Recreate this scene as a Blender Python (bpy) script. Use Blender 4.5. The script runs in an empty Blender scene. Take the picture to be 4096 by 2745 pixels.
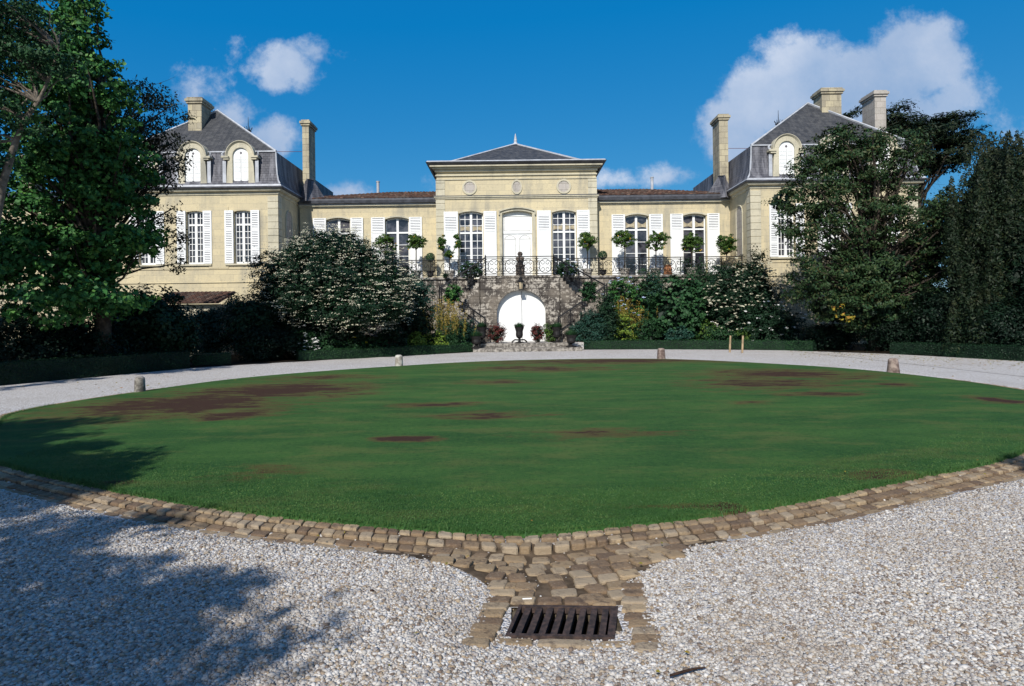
import bpy, math, random
import numpy as np
from math import radians as R, sin, cos, pi, sqrt, tan
from mathutils import Vector, Matrix
random.seed(7); rng = np.random.default_rng(7)
scene = bpy.context.scene; C = scene.collection
# ---------------------------------------------------------------- camera
F = 2400.0; HC = 1.6; PX, PY = 2048.0, 1280.0; ROLL = R(0.7)
cam = bpy.data.cameras.new('camera'); co = bpy.data.objects.new('camera', cam); C.objects.link(co)
cam.sensor_width = 36.0; cam.lens = 36.0 * F / 4096.0
cam.shift_y = -(1372.5 - PY) / 4096.0
cam.clip_end = 3000; cam.clip_start = 0.05
co.matrix_world = Matrix.Translation((0, 0, HC)) @ Matrix.Rotation(pi / 2, 4, 'X') @ Matrix.Rotation(-ROLL, 4, 'Z')
scene.camera = co
# ---------------------------------------------------------------- sun, sky, exposure
SUN_AZ, SUN_EL = R(16), R(38)
sd = bpy.data.lights.new('sun', 'SUN'); sd.energy = 5.0; sd.angle = R(0.5); sd.color = (1.0, 0.955, 0.88)
so = bpy.data.objects.new('sun', sd); C.objects.link(so)
sdir = Vector((sin(SUN_AZ) * cos(SUN_EL), cos(SUN_AZ) * cos(SUN_EL), -sin(SUN_EL)))
so.rotation_euler = sdir.to_track_quat('-Z', 'Y').to_euler(); so.location = (-8, -25, 25)
scene.view_settings.view_transform = 'Standard'; scene.view_settings.look = 'None'
scene.view_settings.exposure = 0.0; scene.view_settings.gamma = 1.0

def nnode(nt, typ, **kw):
    n = nt.nodes.new(typ)
    for k, v in kw.items():
        if k == 'ins':
            for i, x in v.items():
                s = n.inputs[i]
                if isinstance(x, bpy.types.NodeSocket): nt.links.new(x, s)
                else: s.default_value = x
        else: setattr(n, k, v)
    return n
def mth(nt, op, a, b=0.0, c=0.0, clamp=False):
    n = nnode(nt, 'ShaderNodeMath', operation=op, ins={0: a, 1: b, 2: c}); n.use_clamp = clamp
    return n.outputs[0]
def sstep(nt, v, a, b):
    n = nnode(nt, 'ShaderNodeMapRange', interpolation_type='SMOOTHSTEP', ins={0: v, 1: a, 2: b}); return n.outputs[0]
def mix(nt, f, a, b, mode='MIX'):
    n = nt.nodes.new('ShaderNodeMix'); n.data_type = 'RGBA'; n.blend_type = mode; n.clamp_factor = True
    for i, x in ((0, f), (6, a), (7, b)):
        if isinstance(x, bpy.types.NodeSocket): nt.links.new(x, n.inputs[i])
        elif i == 0: n.inputs[0].default_value = x
        else: n.inputs[i].default_value = (*x[:3], 1)
    return n.outputs[2]
def noise(nt, vec, scale, detail=4, rough=0.55, dist=0.0):
    n = nnode(nt, 'ShaderNodeTexNoise', ins={'Scale': scale, 'Detail': detail, 'Roughness': rough, 'Distortion': dist})
    if vec is not None: nt.links.new(vec, n.inputs['Vector'])
    return n.outputs[0]

w = bpy.data.worlds.new('World'); scene.world = w; w.use_nodes = True; nt = w.node_tree
bg = nt.nodes['Background']; bg.inputs[1].default_value = 0.11
sky = nt.nodes.new('ShaderNodeTexSky'); sky.sky_type = 'NISHITA'; sky.sun_disc = False
sky.sun_elevation = SUN_EL; sky.sun_rotation = pi + SUN_AZ; sky.altitude = 600; sky.air_density = 1.0; sky.dust_density = 0.15; sky.ozone_density = 4.0
sc_ = nnode(nt, 'ShaderNodeSeparateColor', ins={0: sky.outputs[0]})   # slide-film blue: less red, a little more blue
rr_ = mth(nt, 'MAXIMUM', mth(nt, 'SUBTRACT', sc_.outputs[0], mth(nt, 'MULTIPLY', sc_.outputs[2], .10)), 0.0)
hs = nnode(nt, 'ShaderNodeCombineColor', ins={0: mth(nt, 'MAXIMUM', mth(nt, 'MULTIPLY', mth(nt, 'SUBTRACT', rr_, .60), .52), .03),
    1: mth(nt, 'ADD', mth(nt, 'MULTIPLY', sc_.outputs[1], .47), .92), 2: mth(nt, 'ADD', mth(nt, 'MULTIPLY', sc_.outputs[2], .32), 3.65)})
tc = nt.nodes.new('ShaderNodeTexCoord'); sp = nnode(nt, 'ShaderNodeSeparateXYZ', ins={0: tc.outputs['Generated']})
sdn = nnode(nt, 'ShaderNodeVectorMath', operation='DOT_PRODUCT', ins={0: tc.outputs['Generated'], 1: tuple(-sdir)}).outputs['Value']
hsc = mix(nt, sstep(nt, sdn, .0, .75), hs.outputs[0], sky.outputs[0])
dyc = mth(nt, 'MAXIMUM', sp.outputs[1], 0.02)
u = mth(nt, 'DIVIDE', sp.outputs[0], dyc); v = mth(nt, 'DIVIDE', sp.outputs[2], dyc)
uv = nnode(nt, 'ShaderNodeCombineXYZ', ins={0: u, 1: v, 2: 0.3}).outputs[0]
nz = noise(nt, uv, 9.0, 9, 0.66); nz2 = noise(nt, uv, 2.3, 3, 0.5)
wob = mth(nt, 'MULTIPLY', mth(nt, 'SUBTRACT', nz, 0.5), 1.9)
# clouds given as (u, v, ru, rv, gain) in sky directions
CL = [(0.50, 0.405, .085, .065, 1.1), (0.685, 0.42, .085, .07, 1.1), (0.60, 0.385, .14, .065, 1.1), (0.43, 0.365, .08, .06, 1.05), (0.375, 0.315, .06, .06, .85), (0.62, 0.33, .17, .06, .95), (0.50, 0.28, .11, .05, .8), (0.74, 0.355, .07, .055, .75),
      (0.84, 0.30, .10, .06, .24), (-.37, .435, .055, .038, .68), (-.325, .455, .055, .028, .58), (-.35, .42, .04, .03, .6), (-.385, .41, .03, .025, .8), (-.53, .38, .05, .04, .42), (-.47, .335, .045, .04, .55), (-.41, .30, .055, .035, .62), (-.45, .47, .03, .02, .25),
      (.42, .215, .08, .03, .55), (.26, .235, .05, .02, .5), (-.29, .215, .05, .018, .42), (-.08, .225, .06, .02, .3), (-.40, .22, .1, .02, .35), (.18, .23, .04, .015, .3)]
acc = None
for (cu, cv, ru, rv, g) in CL:
    a = mth(nt, 'DIVIDE', mth(nt, 'SUBTRACT', u, cu), ru); b = mth(nt, 'DIVIDE', mth(nt, 'SUBTRACT', v, cv), rv)
    d = mth(nt, 'SQRT', mth(nt, 'ADD', mth(nt, 'MULTIPLY', a, a), mth(nt, 'MULTIPLY', b, b)))
    f = mth(nt, 'MULTIPLY', mth(nt, 'SUBTRACT', 1.30, d), g)
    acc = f if acc is None else mth(nt, 'MAXIMUM', acc, f)
cl = mth(nt, 'ADD', acc, wob)
m = sstep(nt, cl, 0.08, 0.62)
m = mth(nt, 'MULTIPLY', m, mth(nt, 'GREATER_THAN', sp.outputs[1], 0.05))
m = mth(nt, 'MULTIPLY', m, mth(nt, 'ADD', 0.42, mth(nt, 'MULTIPLY', nz, 0.85)))
cc_ = mix(nt, sstep(nt, nz2, .35, .65), (3.4, 4.5, 6.4), (5.9, 6.6, 7.9))
out = mix(nt, m, hsc, cc_)
nt.links.new(out, bg.inputs[0])

# ---------------------------------------------------------------- pixel -> place helpers (photograph 4096 wide)
def unroll(px, py):
    dx, dy = px - PX, py - PY; c, s = cos(ROLL), sin(ROLL)
    return dx * c - dy * s, dx * s + dy * c
def at(px, py, Y):
    x, y = unroll(px, py); return Vector((x * Y / F, Y, HC - y * Y / F))
def gnd(px, py, z=0.0):
    x, y = unroll(px, py); Y = F * (HC - z) / y; return Vector((x * Y / F, Y, z))

# ---------------------------------------------------------------- object helpers
ORG = {}
def tag(o, label=None, cat=None, group=None, kind=None):
    if label: o['label'] = label
    if cat: o['category'] = cat
    if group: o['group'] = group
    if kind: o['kind'] = kind
    return o
def empty(name, loc, label=None, cat=None, group=None):
    o = bpy.data.objects.new(name, None); C.objects.link(o); o.location = loc; ORG[o.name] = Vector(loc)
    o.empty_display_size = 0.2
    return tag(o, label, cat, group)
def link_np(name, V, Fc, mat, parent=None, loc=None, smooth=False):
    """V: (n,3) world coords; Fc: (m,k) array or list of tuples"""
    o0 = ORG[parent.name] if parent else Vector(loc if loc is not None else (0, 0, 0))
    me = bpy.data.meshes.new(name); V = np.asarray(V, dtype=np.float32) - np.array(o0, dtype=np.float32)
    if isinstance(Fc, np.ndarray):
        k = Fc.shape[1]; n = len(Fc)
        me.vertices.add(len(V)); me.vertices.foreach_set('co', V.ravel())
        me.loops.add(n * k); me.loops.foreach_set('vertex_index', Fc.astype(np.int32).ravel())
        me.polygons.add(n); me.polygons.foreach_set('loop_start', np.arange(0, n * k, k, dtype=np.int32))
        if smooth: me.polygons.foreach_set('use_smooth', np.ones(n, dtype=bool))
        me.update(calc_edges=True)
    else:
        me.from_pydata([tuple(map(float, p)) for p in V], [], Fc)
        if smooth: me.polygons.foreach_set('use_smooth', [True] * len(me.polygons))
        me.update()
    for mm in (mat if isinstance(mat, (list, tuple)) else [mat]): me.materials.append(mm)
    o = bpy.data.objects.new(name, me); C.objects.link(o)
    if parent: o.parent = parent
    else: o.location = o0
    ORG[o.name] = o0
    return o
class MB:
    def __init__(s): s.v = []; s.f = []
    def add(s, vs, fs):
        b = len(s.v); s.v += [tuple(p) for p in vs]; s.f += [tuple(b + i for i in f) for f in fs]; return s
    def box(s, x0, x1, y0, y1, z0, z1):
        vs = [(x, y, z) for z in (z0, z1) for y in (y0, y1) for x in (x0, x1)]
        return s.add(vs, [(0, 2, 3, 1), (4, 5, 7, 6), (0, 1, 5, 4), (2, 6, 7, 3), (0, 4, 6, 2), (1, 3, 7, 5)])
    def obox(s, c, ax, ay, az):
        c, ax, ay, az = map(Vector, (c, ax, ay, az))
        vs = [c + ax * i + ay * j + az * k for k in (-1, 1) for j in (-1, 1) for i in (-1, 1)]
        return s.add(vs, [(0, 2, 3, 1), (4, 5, 7, 6), (0, 1, 5, 4), (2, 6, 7, 3), (0, 4, 6, 2), (1, 3, 7, 5)])
    def tube(s, pts, r, n=5, cap=True):
        pts = [Vector(p) for p in pts]
        if not hasattr(r, '__len__'): r = [r] * len(pts)
        rings = []
        for i, p in enumerate(pts):
            d = (pts[min(i + 1, len(pts) - 1)] - pts[max(i - 1, 0)]).normalized()
            a = d.cross(Vector((0, 0, 1)) if abs(d.z) < .9 else Vector((0, 1, 0))).normalized(); b = d.cross(a)
            rings.append([p + (a * cos(2 * pi * k / n) + b * sin(2 * pi * k / n)) * r[i] for k in range(n)])
        vs = [q for rr in rings for q in rr]; fs = []
        for i in range(len(pts) - 1):
            for k in range(n): fs.append((i * n + k, i * n + (k + 1) % n, (i + 1) * n + (k + 1) % n, (i + 1) * n + k))
        if cap: fs += [tuple(range(n))[::-1], tuple((len(pts) - 1) * n + k for k in range(n))]
        return s.add(vs, fs)
    def lathe(s, c, prof, n=16, jit=0.0):
        c = Vector(c); vs = []; fs = []
        for (r, z) in prof:
            for k in range(n):
                rr = r * (1 + random.uniform(-jit, jit)); vs.append(c + Vector((rr * cos(2 * pi * k / n), rr * sin(2 * pi * k / n), z)))
        for i in range(len(prof) - 1):
            for k in range(n): fs.append((i * n + k, i * n + (k + 1) % n, (i + 1) * n + (k + 1) % n, (i + 1) * n + k))
        fs += [tuple(range(n))[::-1], tuple((len(prof) - 1) * n + k for k in range(n))]
        return s.add(vs, fs)
    def prism(s, poly, y0, y1):
        """poly: list of (x,z), front at y0, back at y1"""
        n = len(poly); vs = [(x, y0, z) for x, z in poly] + [(x, y1, z) for x, z in poly]
        return s.add(vs, [tuple(range(n)), tuple(range(2 * n - 1, n - 1, -1))] + [(i, n + i, n + (i + 1) % n, (i + 1) % n) for i in range(n)])
    def build(s, name, mat, parent=None, loc=None, smooth=False):
        return link_np(name, np.array(s.v), s.f, mat, parent, loc, smooth)

# ---------------------------------------------------------------- materials
def mat_new(name, rough=0.7, spec=0.3):
    m = bpy.data.materials.new(name); m.use_nodes = True; nt = m.node_tree; b = nt.nodes['Principled BSDF']
    b.inputs['Roughness'].default_value = rough; b.inputs['Specular IOR Level'].default_value = spec
    return m, nt, b
def bump(nt, b, h, strength, dist=0.02, prev=None):
    n = nnode(nt, 'ShaderNodeBump', ins={'Strength': strength, 'Distance': dist, 'Height': h})
    nt.links.new(n.outputs[0], b.inputs['Normal']); return n
def pos(nt): return nt.nodes.new('ShaderNodeNewGeometry').outputs['Position']
def flat_mat(name, col, rough=0.6, spec=0.3, var=0.12, scale=3.0, metallic=0.0, dark=None):
    m, nt, b = mat_new(name, rough, spec); p = pos(nt)
    n = noise(nt, p, scale, 5, .6); d = dark or tuple(c * (1 - 3 * var) for c in col)
    c = mix(nt, sstep(nt, n, .35, .7), d, col); nt.links.new(c, b.inputs['Base Color']); b.inputs['Metallic'].default_value = metallic
    bump(nt, b, noise(nt, p, scale * 8, 4), .15, .01)
    return m
def wallvec(nt, kx=1.0):
    p = nnode(nt, 'ShaderNodeSeparateXYZ', ins={0: pos(nt)})
    return nnode(nt, 'ShaderNodeCombineXYZ', ins={0: mth(nt, 'ADD', p.outputs[0], p.outputs[1]), 1: p.outputs[2], 2: 0.0}).outputs[0], p
def brick(nt, vec, bw, rh, mortar, c1, c2, cm, offs=.5, smooth=.3):
    n = nnode(nt, 'ShaderNodeTexBrick', offset=offs, ins={'Vector': vec, 'Color1': (*c1, 1), 'Color2': (*c2, 1), 'Mortar': (*cm, 1), 'Scale': 1.0, 'Mortar Size': mortar, 'Mortar Smooth': smooth, 'Brick Width': bw, 'Row Height': rh, 'Bias': 0.0})
    return n
def stone_mat(name, c1, c2, cm, stain, bw=.75, rh=.36, amount=.5, mortar=.008):
    m, nt, b = mat_new(name, .85, .15); vec, p = wallvec(nt); P = pos(nt)
    br = brick(nt, vec, bw, rh, mortar, c1, c2, cm)
    big = noise(nt, P, .45, 5, .6); fine = noise(nt, P, 9, 5, .65)
    st = nnode(nt, 'ShaderNodeMapping', ins={0: P, 3: (2.6, 2.6, .35)}).outputs[0]
    streak = noise(nt, st, 1.0, 5, .6)
    f = mth(nt, 'MULTIPLY', sstep(nt, mth(nt, 'ADD', mth(nt, 'MULTIPLY', big, .5), mth(nt, 'MULTIPLY', streak, .5)), .45, .68), amount)
    c = mix(nt, f, br.outputs[0], stain)
    c = mix(nt, mth(nt, 'MULTIPLY', sstep(nt, fine, .5, .75), .3), c, tuple(x * .6 for x in stain))
    nt.links.new(c, b.inputs['Base Color'])
    h = mth(nt, 'SUBTRACT', mth(nt, 'MULTIPLY', fine, .3), br.outputs[1]); bump(nt, b, h, .5, .012)
    return m
M = {}
M['lime'] = stone_mat('limestone_ashlar', (.62, .53, .34), (.53, .46, .31), (.45, .40, .29), (.29, .275, .23), amount=.75, mortar=.006)
M['limetrim'] = stone_mat('limestone_trim', (.58, .53, .40), (.52, .48, .36), (.46, .42, .32), (.27, .26, .22), 1.1, .5, .8, .003)
M['chim'] = stone_mat('chimney_stone', (.50, .44, .30), (.36, .32, .24), (.22, .19, .14), (.12, .105, .09), .5, .36, .85, .012)
M['chimgrey'] = stone_mat('chimney_stone_grey', (.46, .42, .38), (.40, .37, .33), (.3, .27, .23), (.22, .2, .18), .5, .36, .6, .012)
def terrace_stone():
    m, nt, b = mat_new('lichened_stone', .9, .12); vec, p = wallvec(nt); P = pos(nt)
    wv = nnode(nt, 'ShaderNodeVectorMath', operation='ADD', ins={0: vec, 1: nnode(nt, 'ShaderNodeVectorMath', operation='SCALE', ins={0: nnode(nt, 'ShaderNodeTexNoise', ins={'Vector': P, 'Scale': 1.3}).outputs[1], 3: .12}).outputs[0]}).outputs[0]
    br = brick(nt, wv, .62, .37, .016, (.46, .42, .36), (.34, .31, .27), (.10, .085, .075))
    n1 = noise(nt, P, 1.7, 8, .72); n2 = noise(nt, P, 7.5, 6, .7); n3 = noise(nt, P, .6, 3)
    f = sstep(nt, mth(nt, 'ADD', mth(nt, 'MULTIPLY', n1, .5), mth(nt, 'MULTIPLY', n2, .55)), .47, .54)
    c = mix(nt, mth(nt, 'MULTIPLY', f, .9), br.outputs[0], (.04, .034, .031))
    c = mix(nt, mth(nt, 'MULTIPLY', sstep(nt, n3, .45, .65), .4), c, (.36, .31, .25))
    nt.links.new(c, b.inputs['Base Color']); bump(nt, b, mth(nt, 'SUBTRACT', n2, br.outputs[1]), .8, .03)
    return m
M['terrace'] = terrace_stone()
def slate_mat(name, c1, c2, rh, streakc, amt):
    m, nt, b = mat_new(name, .62, .35); vec, p = wallvec(nt); P = pos(nt)
    br = brick(nt, vec, .22, rh, .010, c1, c2, tuple(x * .45 for x in c1))
    st = nnode(nt, 'ShaderNodeMapping', ins={0: P, 3: (3.2, 3.2, .3)}).outputs[0]
    f = mth(nt, 'MULTIPLY', sstep(nt, noise(nt, st, 1.1, 6, .65), .42, .66), amt)
    c = mix(nt, f, br.outputs[0], streakc); c = mix(nt, mth(nt, 'MULTIPLY', sstep(nt, noise(nt, P, 14, 4, .7), .5, .8), .4), c, (.05, .045, .05))
    nt.links.new(c, b.inputs['Base Color']); bump(nt, b, mth(nt, 'SUBTRACT', noise(nt, P, 12, 3), br.outputs[1]), .5, .01)
    return m
M['slate'] = slate_mat('slate_roof', (.034, .037, .044), (.060, .062, .068), .13, (.10, .10, .10), .5)
M['mansard'] = slate_mat('mansard_slate', (.060, .062, .078), (.095, .095, .11), .14, (.22, .22, .245), .75)
M['mansard_side'] = M['mansard']
M['zinc'] = flat_mat('zinc_flashing', (.50, .52, .56), .45, .5, .10, 2.5)
M['zincdark'] = flat_mat('weathered_lead_gutter', (.10, .105, .125), .5, .4, .15, 3)
def paint():
    m, nt, b = mat_new('white_paint', .55, .3); P = pos(nt)
    st = nnode(nt, 'ShaderNodeMapping', ins={0: P, 3: (4, 4, .7)}).outputs[0]
    c = mix(nt, mth(nt, 'MULTIPLY', sstep(nt, noise(nt, st, 2.0, 5, .6), .45, .75), .35), (.80, .81, .80), (.62, .62, .60))
    nt.links.new(c, b.inputs['Base Color']); bump(nt, b, noise(nt, P, 20, 3), .1, .005); return m
M['white'] = paint()
def glass():
    m, nt, b = mat_new('window_glass', .06, .6); P = pos(nt)
    c = mix(nt, sstep(nt, noise(nt, P, 1.4, 4, .6), .4, .62), (.012, .014, .02), (.085, .085, .10))
    nt.links.new(c, b.inputs['Base Color']); bump(nt, b, noise(nt, P, 1.5, 2), .12, .03); return m
M['glass'] = glass()
M['louvshade'] = flat_mat('louvre_painted_shade_grey', (.42, .43, .46), .7, .2, .08, 3)  # grey standing in for the shade between shutter slats
M['doortrim'] = flat_mat('duller_white_moulding', (.58, .57, .54), .6, .3, .08, 4)  # duller white than the door leaf
M['curtain'] = flat_mat('cream_curtain', (.50, .43, .30), .9, .1, .15, 6)
M['blind'] = flat_mat('grey_blind', (.22, .20, .22), .9, .1, .15, 3)
M['iron'] = flat_mat('black_iron', (.016, .016, .018), .5, .4, .1, 10)
M['grate'] = flat_mat('rusty_cast_iron', (.085, .055, .045), .75, .3, .2, 30, dark=(.03, .022, .02))
M['castiron'] = flat_mat('dark_cast_iron_urn', (.02, .018, .018), .55, .35, .15, 8)
M['oldwood'] = flat_mat('pale_stake_wood', (.45, .33, .20), .8, .2, .12, 6)
M['stick'] = flat_mat('dead_stick', (.06, .035, .025), .9, .1, .15, 20)
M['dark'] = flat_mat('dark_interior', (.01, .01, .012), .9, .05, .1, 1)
M['soil'] = flat_mat('dark_soil', (.035, .026, .018), .95, .05, .2, 2)
M['terra'] = flat_mat('terracotta_pot', (.38, .17, .08), .8, .2, .15, 5)
M['bark'] = flat_mat('dark_bark', (.085, .07, .055), .9, .1, .2, 8)
M['barkpale'] = flat_mat('pale_grey_bark', (.21, .18, .145), .9, .1, .18, 7)
M['stonegrey'] = flat_mat('weathered_bollard_stone', (.40, .37, .33), .9, .12, .2, 7, dark=(.09, .08, .07))
M['stonepale'] = flat_mat('pale_bollard_stone', (.52, .50, .45), .9, .12, .12, 6, dark=(.25, .22, .19))
M['stonepink'] = flat_mat('brown_bollard_stone', (.34, .27, .23), .9, .12, .2, 8, dark=(.12, .085, .075))
M['statue'] = flat_mat('blotched_statue_stone', (.26, .21, .17), .9, .12, .2, 9, dark=(.035, .03, .028))
M['candle'] = flat_mat('lantern_glass', (.55, .45, .30), .3, .5, .1, 5)
M['wire'] = flat_mat('rust_red_stay', (.22, .06, .05), .7, .2, .1, 5)
def tile_mat():
    m, nt, b = mat_new('clay_tiles', .9, .12); P = pos(nt)
    geo = nt.nodes.new('ShaderNodeNewGeometry'); ri = geo.outputs['Random Per Island']
    cr = nt.nodes.new('ShaderNodeValToRGB'); nt.links.new(ri, cr.inputs[0]); e = cr.color_ramp.elements
    e[0].position = 0; e[0].color = (.05, .03, .025, 1); e[1].position = 1; e[1].color = (.20, .12, .09, 1)
    for q, c in ((.3, (.07, .042, .034, 1)), (.6, (.11, .06, .045, 1)), (.85, (.09, .075, .065, 1))):
        x = e.new(q); x.color = c
    c = mix(nt, mth(nt, 'MULTIPLY', sstep(nt, noise(nt, P, 6, 6, .7), .5, .68), .7), cr.outputs[0], (.045, .04, .035))
    nt.links.new(c, b.inputs['Base Color']); bump(nt, b, noise(nt, P, 25, 4), .4, .01); return m
M['tile'] = tile_mat()
def leaf_mat(name, cols, rough=.55, spec=.18):
    m, nt, b = mat_new(name, rough, spec); geo = nt.nodes.new('ShaderNodeNewGeometry')
    cr = nt.nodes.new('ShaderNodeValToRGB'); nt.links.new(geo.outputs['Random Per Island'], cr.inputs[0]); e = cr.color_ramp.elements
    e[0].position = 0; e[0].color = (*cols[0], 1); e[1].position = 1; e[1].color = (*cols[-1], 1)
    for i, c in enumerate(cols[1:-1]): x = e.new((i + 1) / (len(cols) - 1)); x.color = (*c, 1)
    c = mix(nt, sstep(nt, noise(nt, geo.outputs['Position'], 1.3, 3), .35, .65), tuple(x * .72 for x in cols[len(cols) // 2]), cr.outputs[0], 'MIX')
    nt.links.new(c, b.inputs['Base Color']); return m
M['lf_bright'] = leaf_mat('leaf_bright_green', [(.010, .045, .014), (.022, .095, .024), (.05, .16, .038), (.13, .25, .05)])
M['lf_mid'] = leaf_mat('leaf_mid_green', [(.012, .042, .018), (.022, .07, .025), (.04, .10, .035)])
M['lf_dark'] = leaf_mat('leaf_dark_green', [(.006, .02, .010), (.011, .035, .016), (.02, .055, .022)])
M['lf_shade'] = leaf_mat('leaf_shade_dark_green', [(.003, .010, .006), (.006, .018, .010), (.012, .035, .016)])  # near-black leaves: shade put into the colour of shaded shrubs and foliage insides
M['lf_brown'] = leaf_mat('leaf_olive_brown', [(.010, .032, .014), (.018, .052, .018), (.036, .070, .024), (.075, .065, .025)])
M['lf_drab'] = leaf_mat('leaf_drab_olive', [(.012, .022, .012), (.025, .035, .015), (.05, .05, .022)])
M['lf_lime'] = leaf_mat('leaf_lime_yellow', [(.06, .13, .025), (.14, .22, .03), (.28, .33, .05)])
M['lf_gold'] = leaf_mat('leaf_golden_spike', [(.12, .12, .02), (.30, .22, .04), (.45, .32, .09)])
M['lf_blue'] = leaf_mat('leaf_blue_green', [(.010, .04, .03), (.02, .065, .045), (.04, .10, .07)])
M['lf_red'] = leaf_mat('leaf_dark_red', [(.03, .008, .01), (.09, .015, .018), (.14, .03, .025), (.05, .05, .02)])
M['lf_yew'] = leaf_mat('leaf_yew', [(.006, .014, .008), (.012, .025, .010), (.030, .040, .014)])
M['lf_citrus'] = leaf_mat('leaf_citrus', [(.02, .06, .015), (.05, .11, .02), (.13, .19, .035)])
M['lf_hedge'] = leaf_mat('leaf_box_hedge', [(.014, .045, .018), (.022, .068, .026), (.035, .09, .03)])
M['lf_autumn'] = leaf_mat('leaf_autumn_yellow', [(.10, .12, .02), (.30, .24, .03), (.35, .12, .03)])
M['fl_cream'] = leaf_mat('flower_cream', [(.40, .38, .26), (.56, .54, .40), (.72, .70, .56)], .8, .1)
M['fl_white'] = leaf_mat('flower_white', [(.75, .76, .74), (.82, .82, .78)], .8, .1)
M['fl_blue'] = leaf_mat('flower_pale_blue', [(.34, .45, .68), (.55, .64, .80)], .8, .1)
M['fl_yellow'] = leaf_mat('flower_yellow', [(.80, .55, .02), (.85, .65, .04)], .8, .1)
M['fl_pink'] = leaf_mat('flower_pink', [(.75, .45, .35), (.80, .62, .50)], .8, .1)
M['fl_red'] = leaf_mat('flower_red', [(.5, .02, .06), (.6, .04, .1)], .8, .1)
M['fruit'] = flat_mat('orange_fruit', (.75, .42, .03), .5, .3, .1, 4)
def stick_light(): pass

# ---------------------------------------------------------------- lawn outline (ground coordinates)
LP = [(2040, 2146), (1504, 2110), (1026, 2062), (684, 2011), (383, 1953), (27, 1870)]
LP2 = [(0, 1689), (105, 1645), (449, 1585), (1000, 1511), (1575, 1467), (2048, 1443), (2625, 1437), (3150, 1460), (3571, 1493), (4096, 1565)]
LP3 = [(4069, 1823), (3659, 1918), (3182, 2017), (2841, 2072), (2500, 2109), (2270, 2132)]
ctrl = [gnd(*p) for p in LP] + [Vector((-6.75, 7.6, 0))] + [gnd(*p) for p in LP2] + [Vector((8.9, 9.3, 0))] + [gnd(*p) for p in LP3]
print('ctrl', [(round(c.x, 2), round(c.y, 2)) for c in ctrl])
def catmull(pts, n=14):
    out = []; N = len(pts)
    for i in range(N):
        p0, p1, p2, p3 = (pts[(i + k - 1) % N] for k in range(4))
        for j in range(n):
            t = j / n
            out.append(.5 * ((2 * p1) + (p2 - p0) * t + (2 * p0 - 5 * p1 + 4 * p2 - p3) * t * t + (3 * p1 - p0 - 3 * p2 + p3) * t ** 3))
    return out
oc = catmull(ctrl); OUT = np.array([(p.x, p.y) for p in oc])
# resample evenly
seg = np.linalg.norm(np.roll(OUT, -1, 0) - OUT, axis=1); cum = np.r_[0, np.cumsum(seg)]; PER = cum[-1]
ss = np.linspace(0, PER, 900, endpoint=False); cl_ = np.vstack([OUT, OUT[:1]])
OUT = np.c_[np.interp(ss, cum, cl_[:, 0]), np.interp(ss, cum, cl_[:, 1])]
for _ in range(8): OUT = (np.roll(OUT, 1, 0) + 2 * OUT + np.roll(OUT, -1, 0)) / 4
tg = np.roll(OUT, -1, 0) - np.roll(OUT, 1, 0); tg /= np.linalg.norm(tg, axis=1)[:, None]
cen = OUT.mean(0); NRM = np.c_[tg[:, 1], -tg[:, 0]]
if ((OUT - cen) * NRM).sum() < 0: NRM = -NRM
def inside(P):
    x, y = P[:, 0], P[:, 1]; c = np.zeros(len(P), bool); A = OUT; B = np.roll(OUT, -1, 0)
    for (x1, y1), (x2, y2) in zip(A, B):
        m = ((y1 > y) != (y2 > y)) & (x < (x2 - x1) * (y - y1) / (y2 - y1 + 1e-12) + x1); c ^= m
    return c
def sdist(P):
    d = np.full(len(P), 1e9)
    for k in range(0, len(P), 20000):
        q = P[k:k + 20000]; d[k:k + 20000] = np.sqrt(((q[:, None, :] - OUT[None, ::2, :]) ** 2).sum(2)).min(1)
    return np.where(inside(P), -d, d)
# grate place
GZ = -0.075
gfl, gfr, gbr, gbl = (gnd(px, py, GZ) for px, py in ((2014, 2550), (2467, 2558), (2469, 2428), (2078, 2422)))
gu = ((gfr - gfl) + (gbr - gbl)).normalized(); gc = (gfl + gfr + gbr + gbl) / 4; gv = Vector((-gu.y, gu.x, 0)); GWD, GDP, SK = .288, .172, .17
print('grate', gc, (gfr - gfl).length, (gbr - gfr).length)
APEX = OUT[np.argmin(OUT[:, 1])]; print('apex', APEX, PER)
def smooth01(t): t = np.clip(t, 0, 1); return t * t * (3 - 2 * t)
def funnel_w(y):  # half width of the stone funnel against depth
    y0, y1 = gc.y + .12, APEX[1] - .36
    t = np.clip((y - y0) / (y1 - y0), 0, 1); return .37 + .58 * t ** 2.6
def hgt(P, s=None):
    """ground height: gravel at 0, sunk towards the gutter and the drain"""
    P = np.asarray(P, float).reshape(-1, 2)
    if s is None: s = sdist(P)
    g = -.045 * np.exp(-((s - .30) / .16) ** 2)
    d = np.hypot((P[:, 0] - gc.x) / 1.0, (P[:, 1] - gc.y - .15) / 1.15)
    g = np.minimum(g, 0) - .075 * smooth01(1 - (d - .25) / .75) * (s > .1)
    ns = .012 * np.sin(P[:, 0] * 2.1 + 1) * np.sin(P[:, 1] * 1.7)
    g = g + ns * (s > .6)
    return np.where(s < .03, -.12, g)
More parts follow.
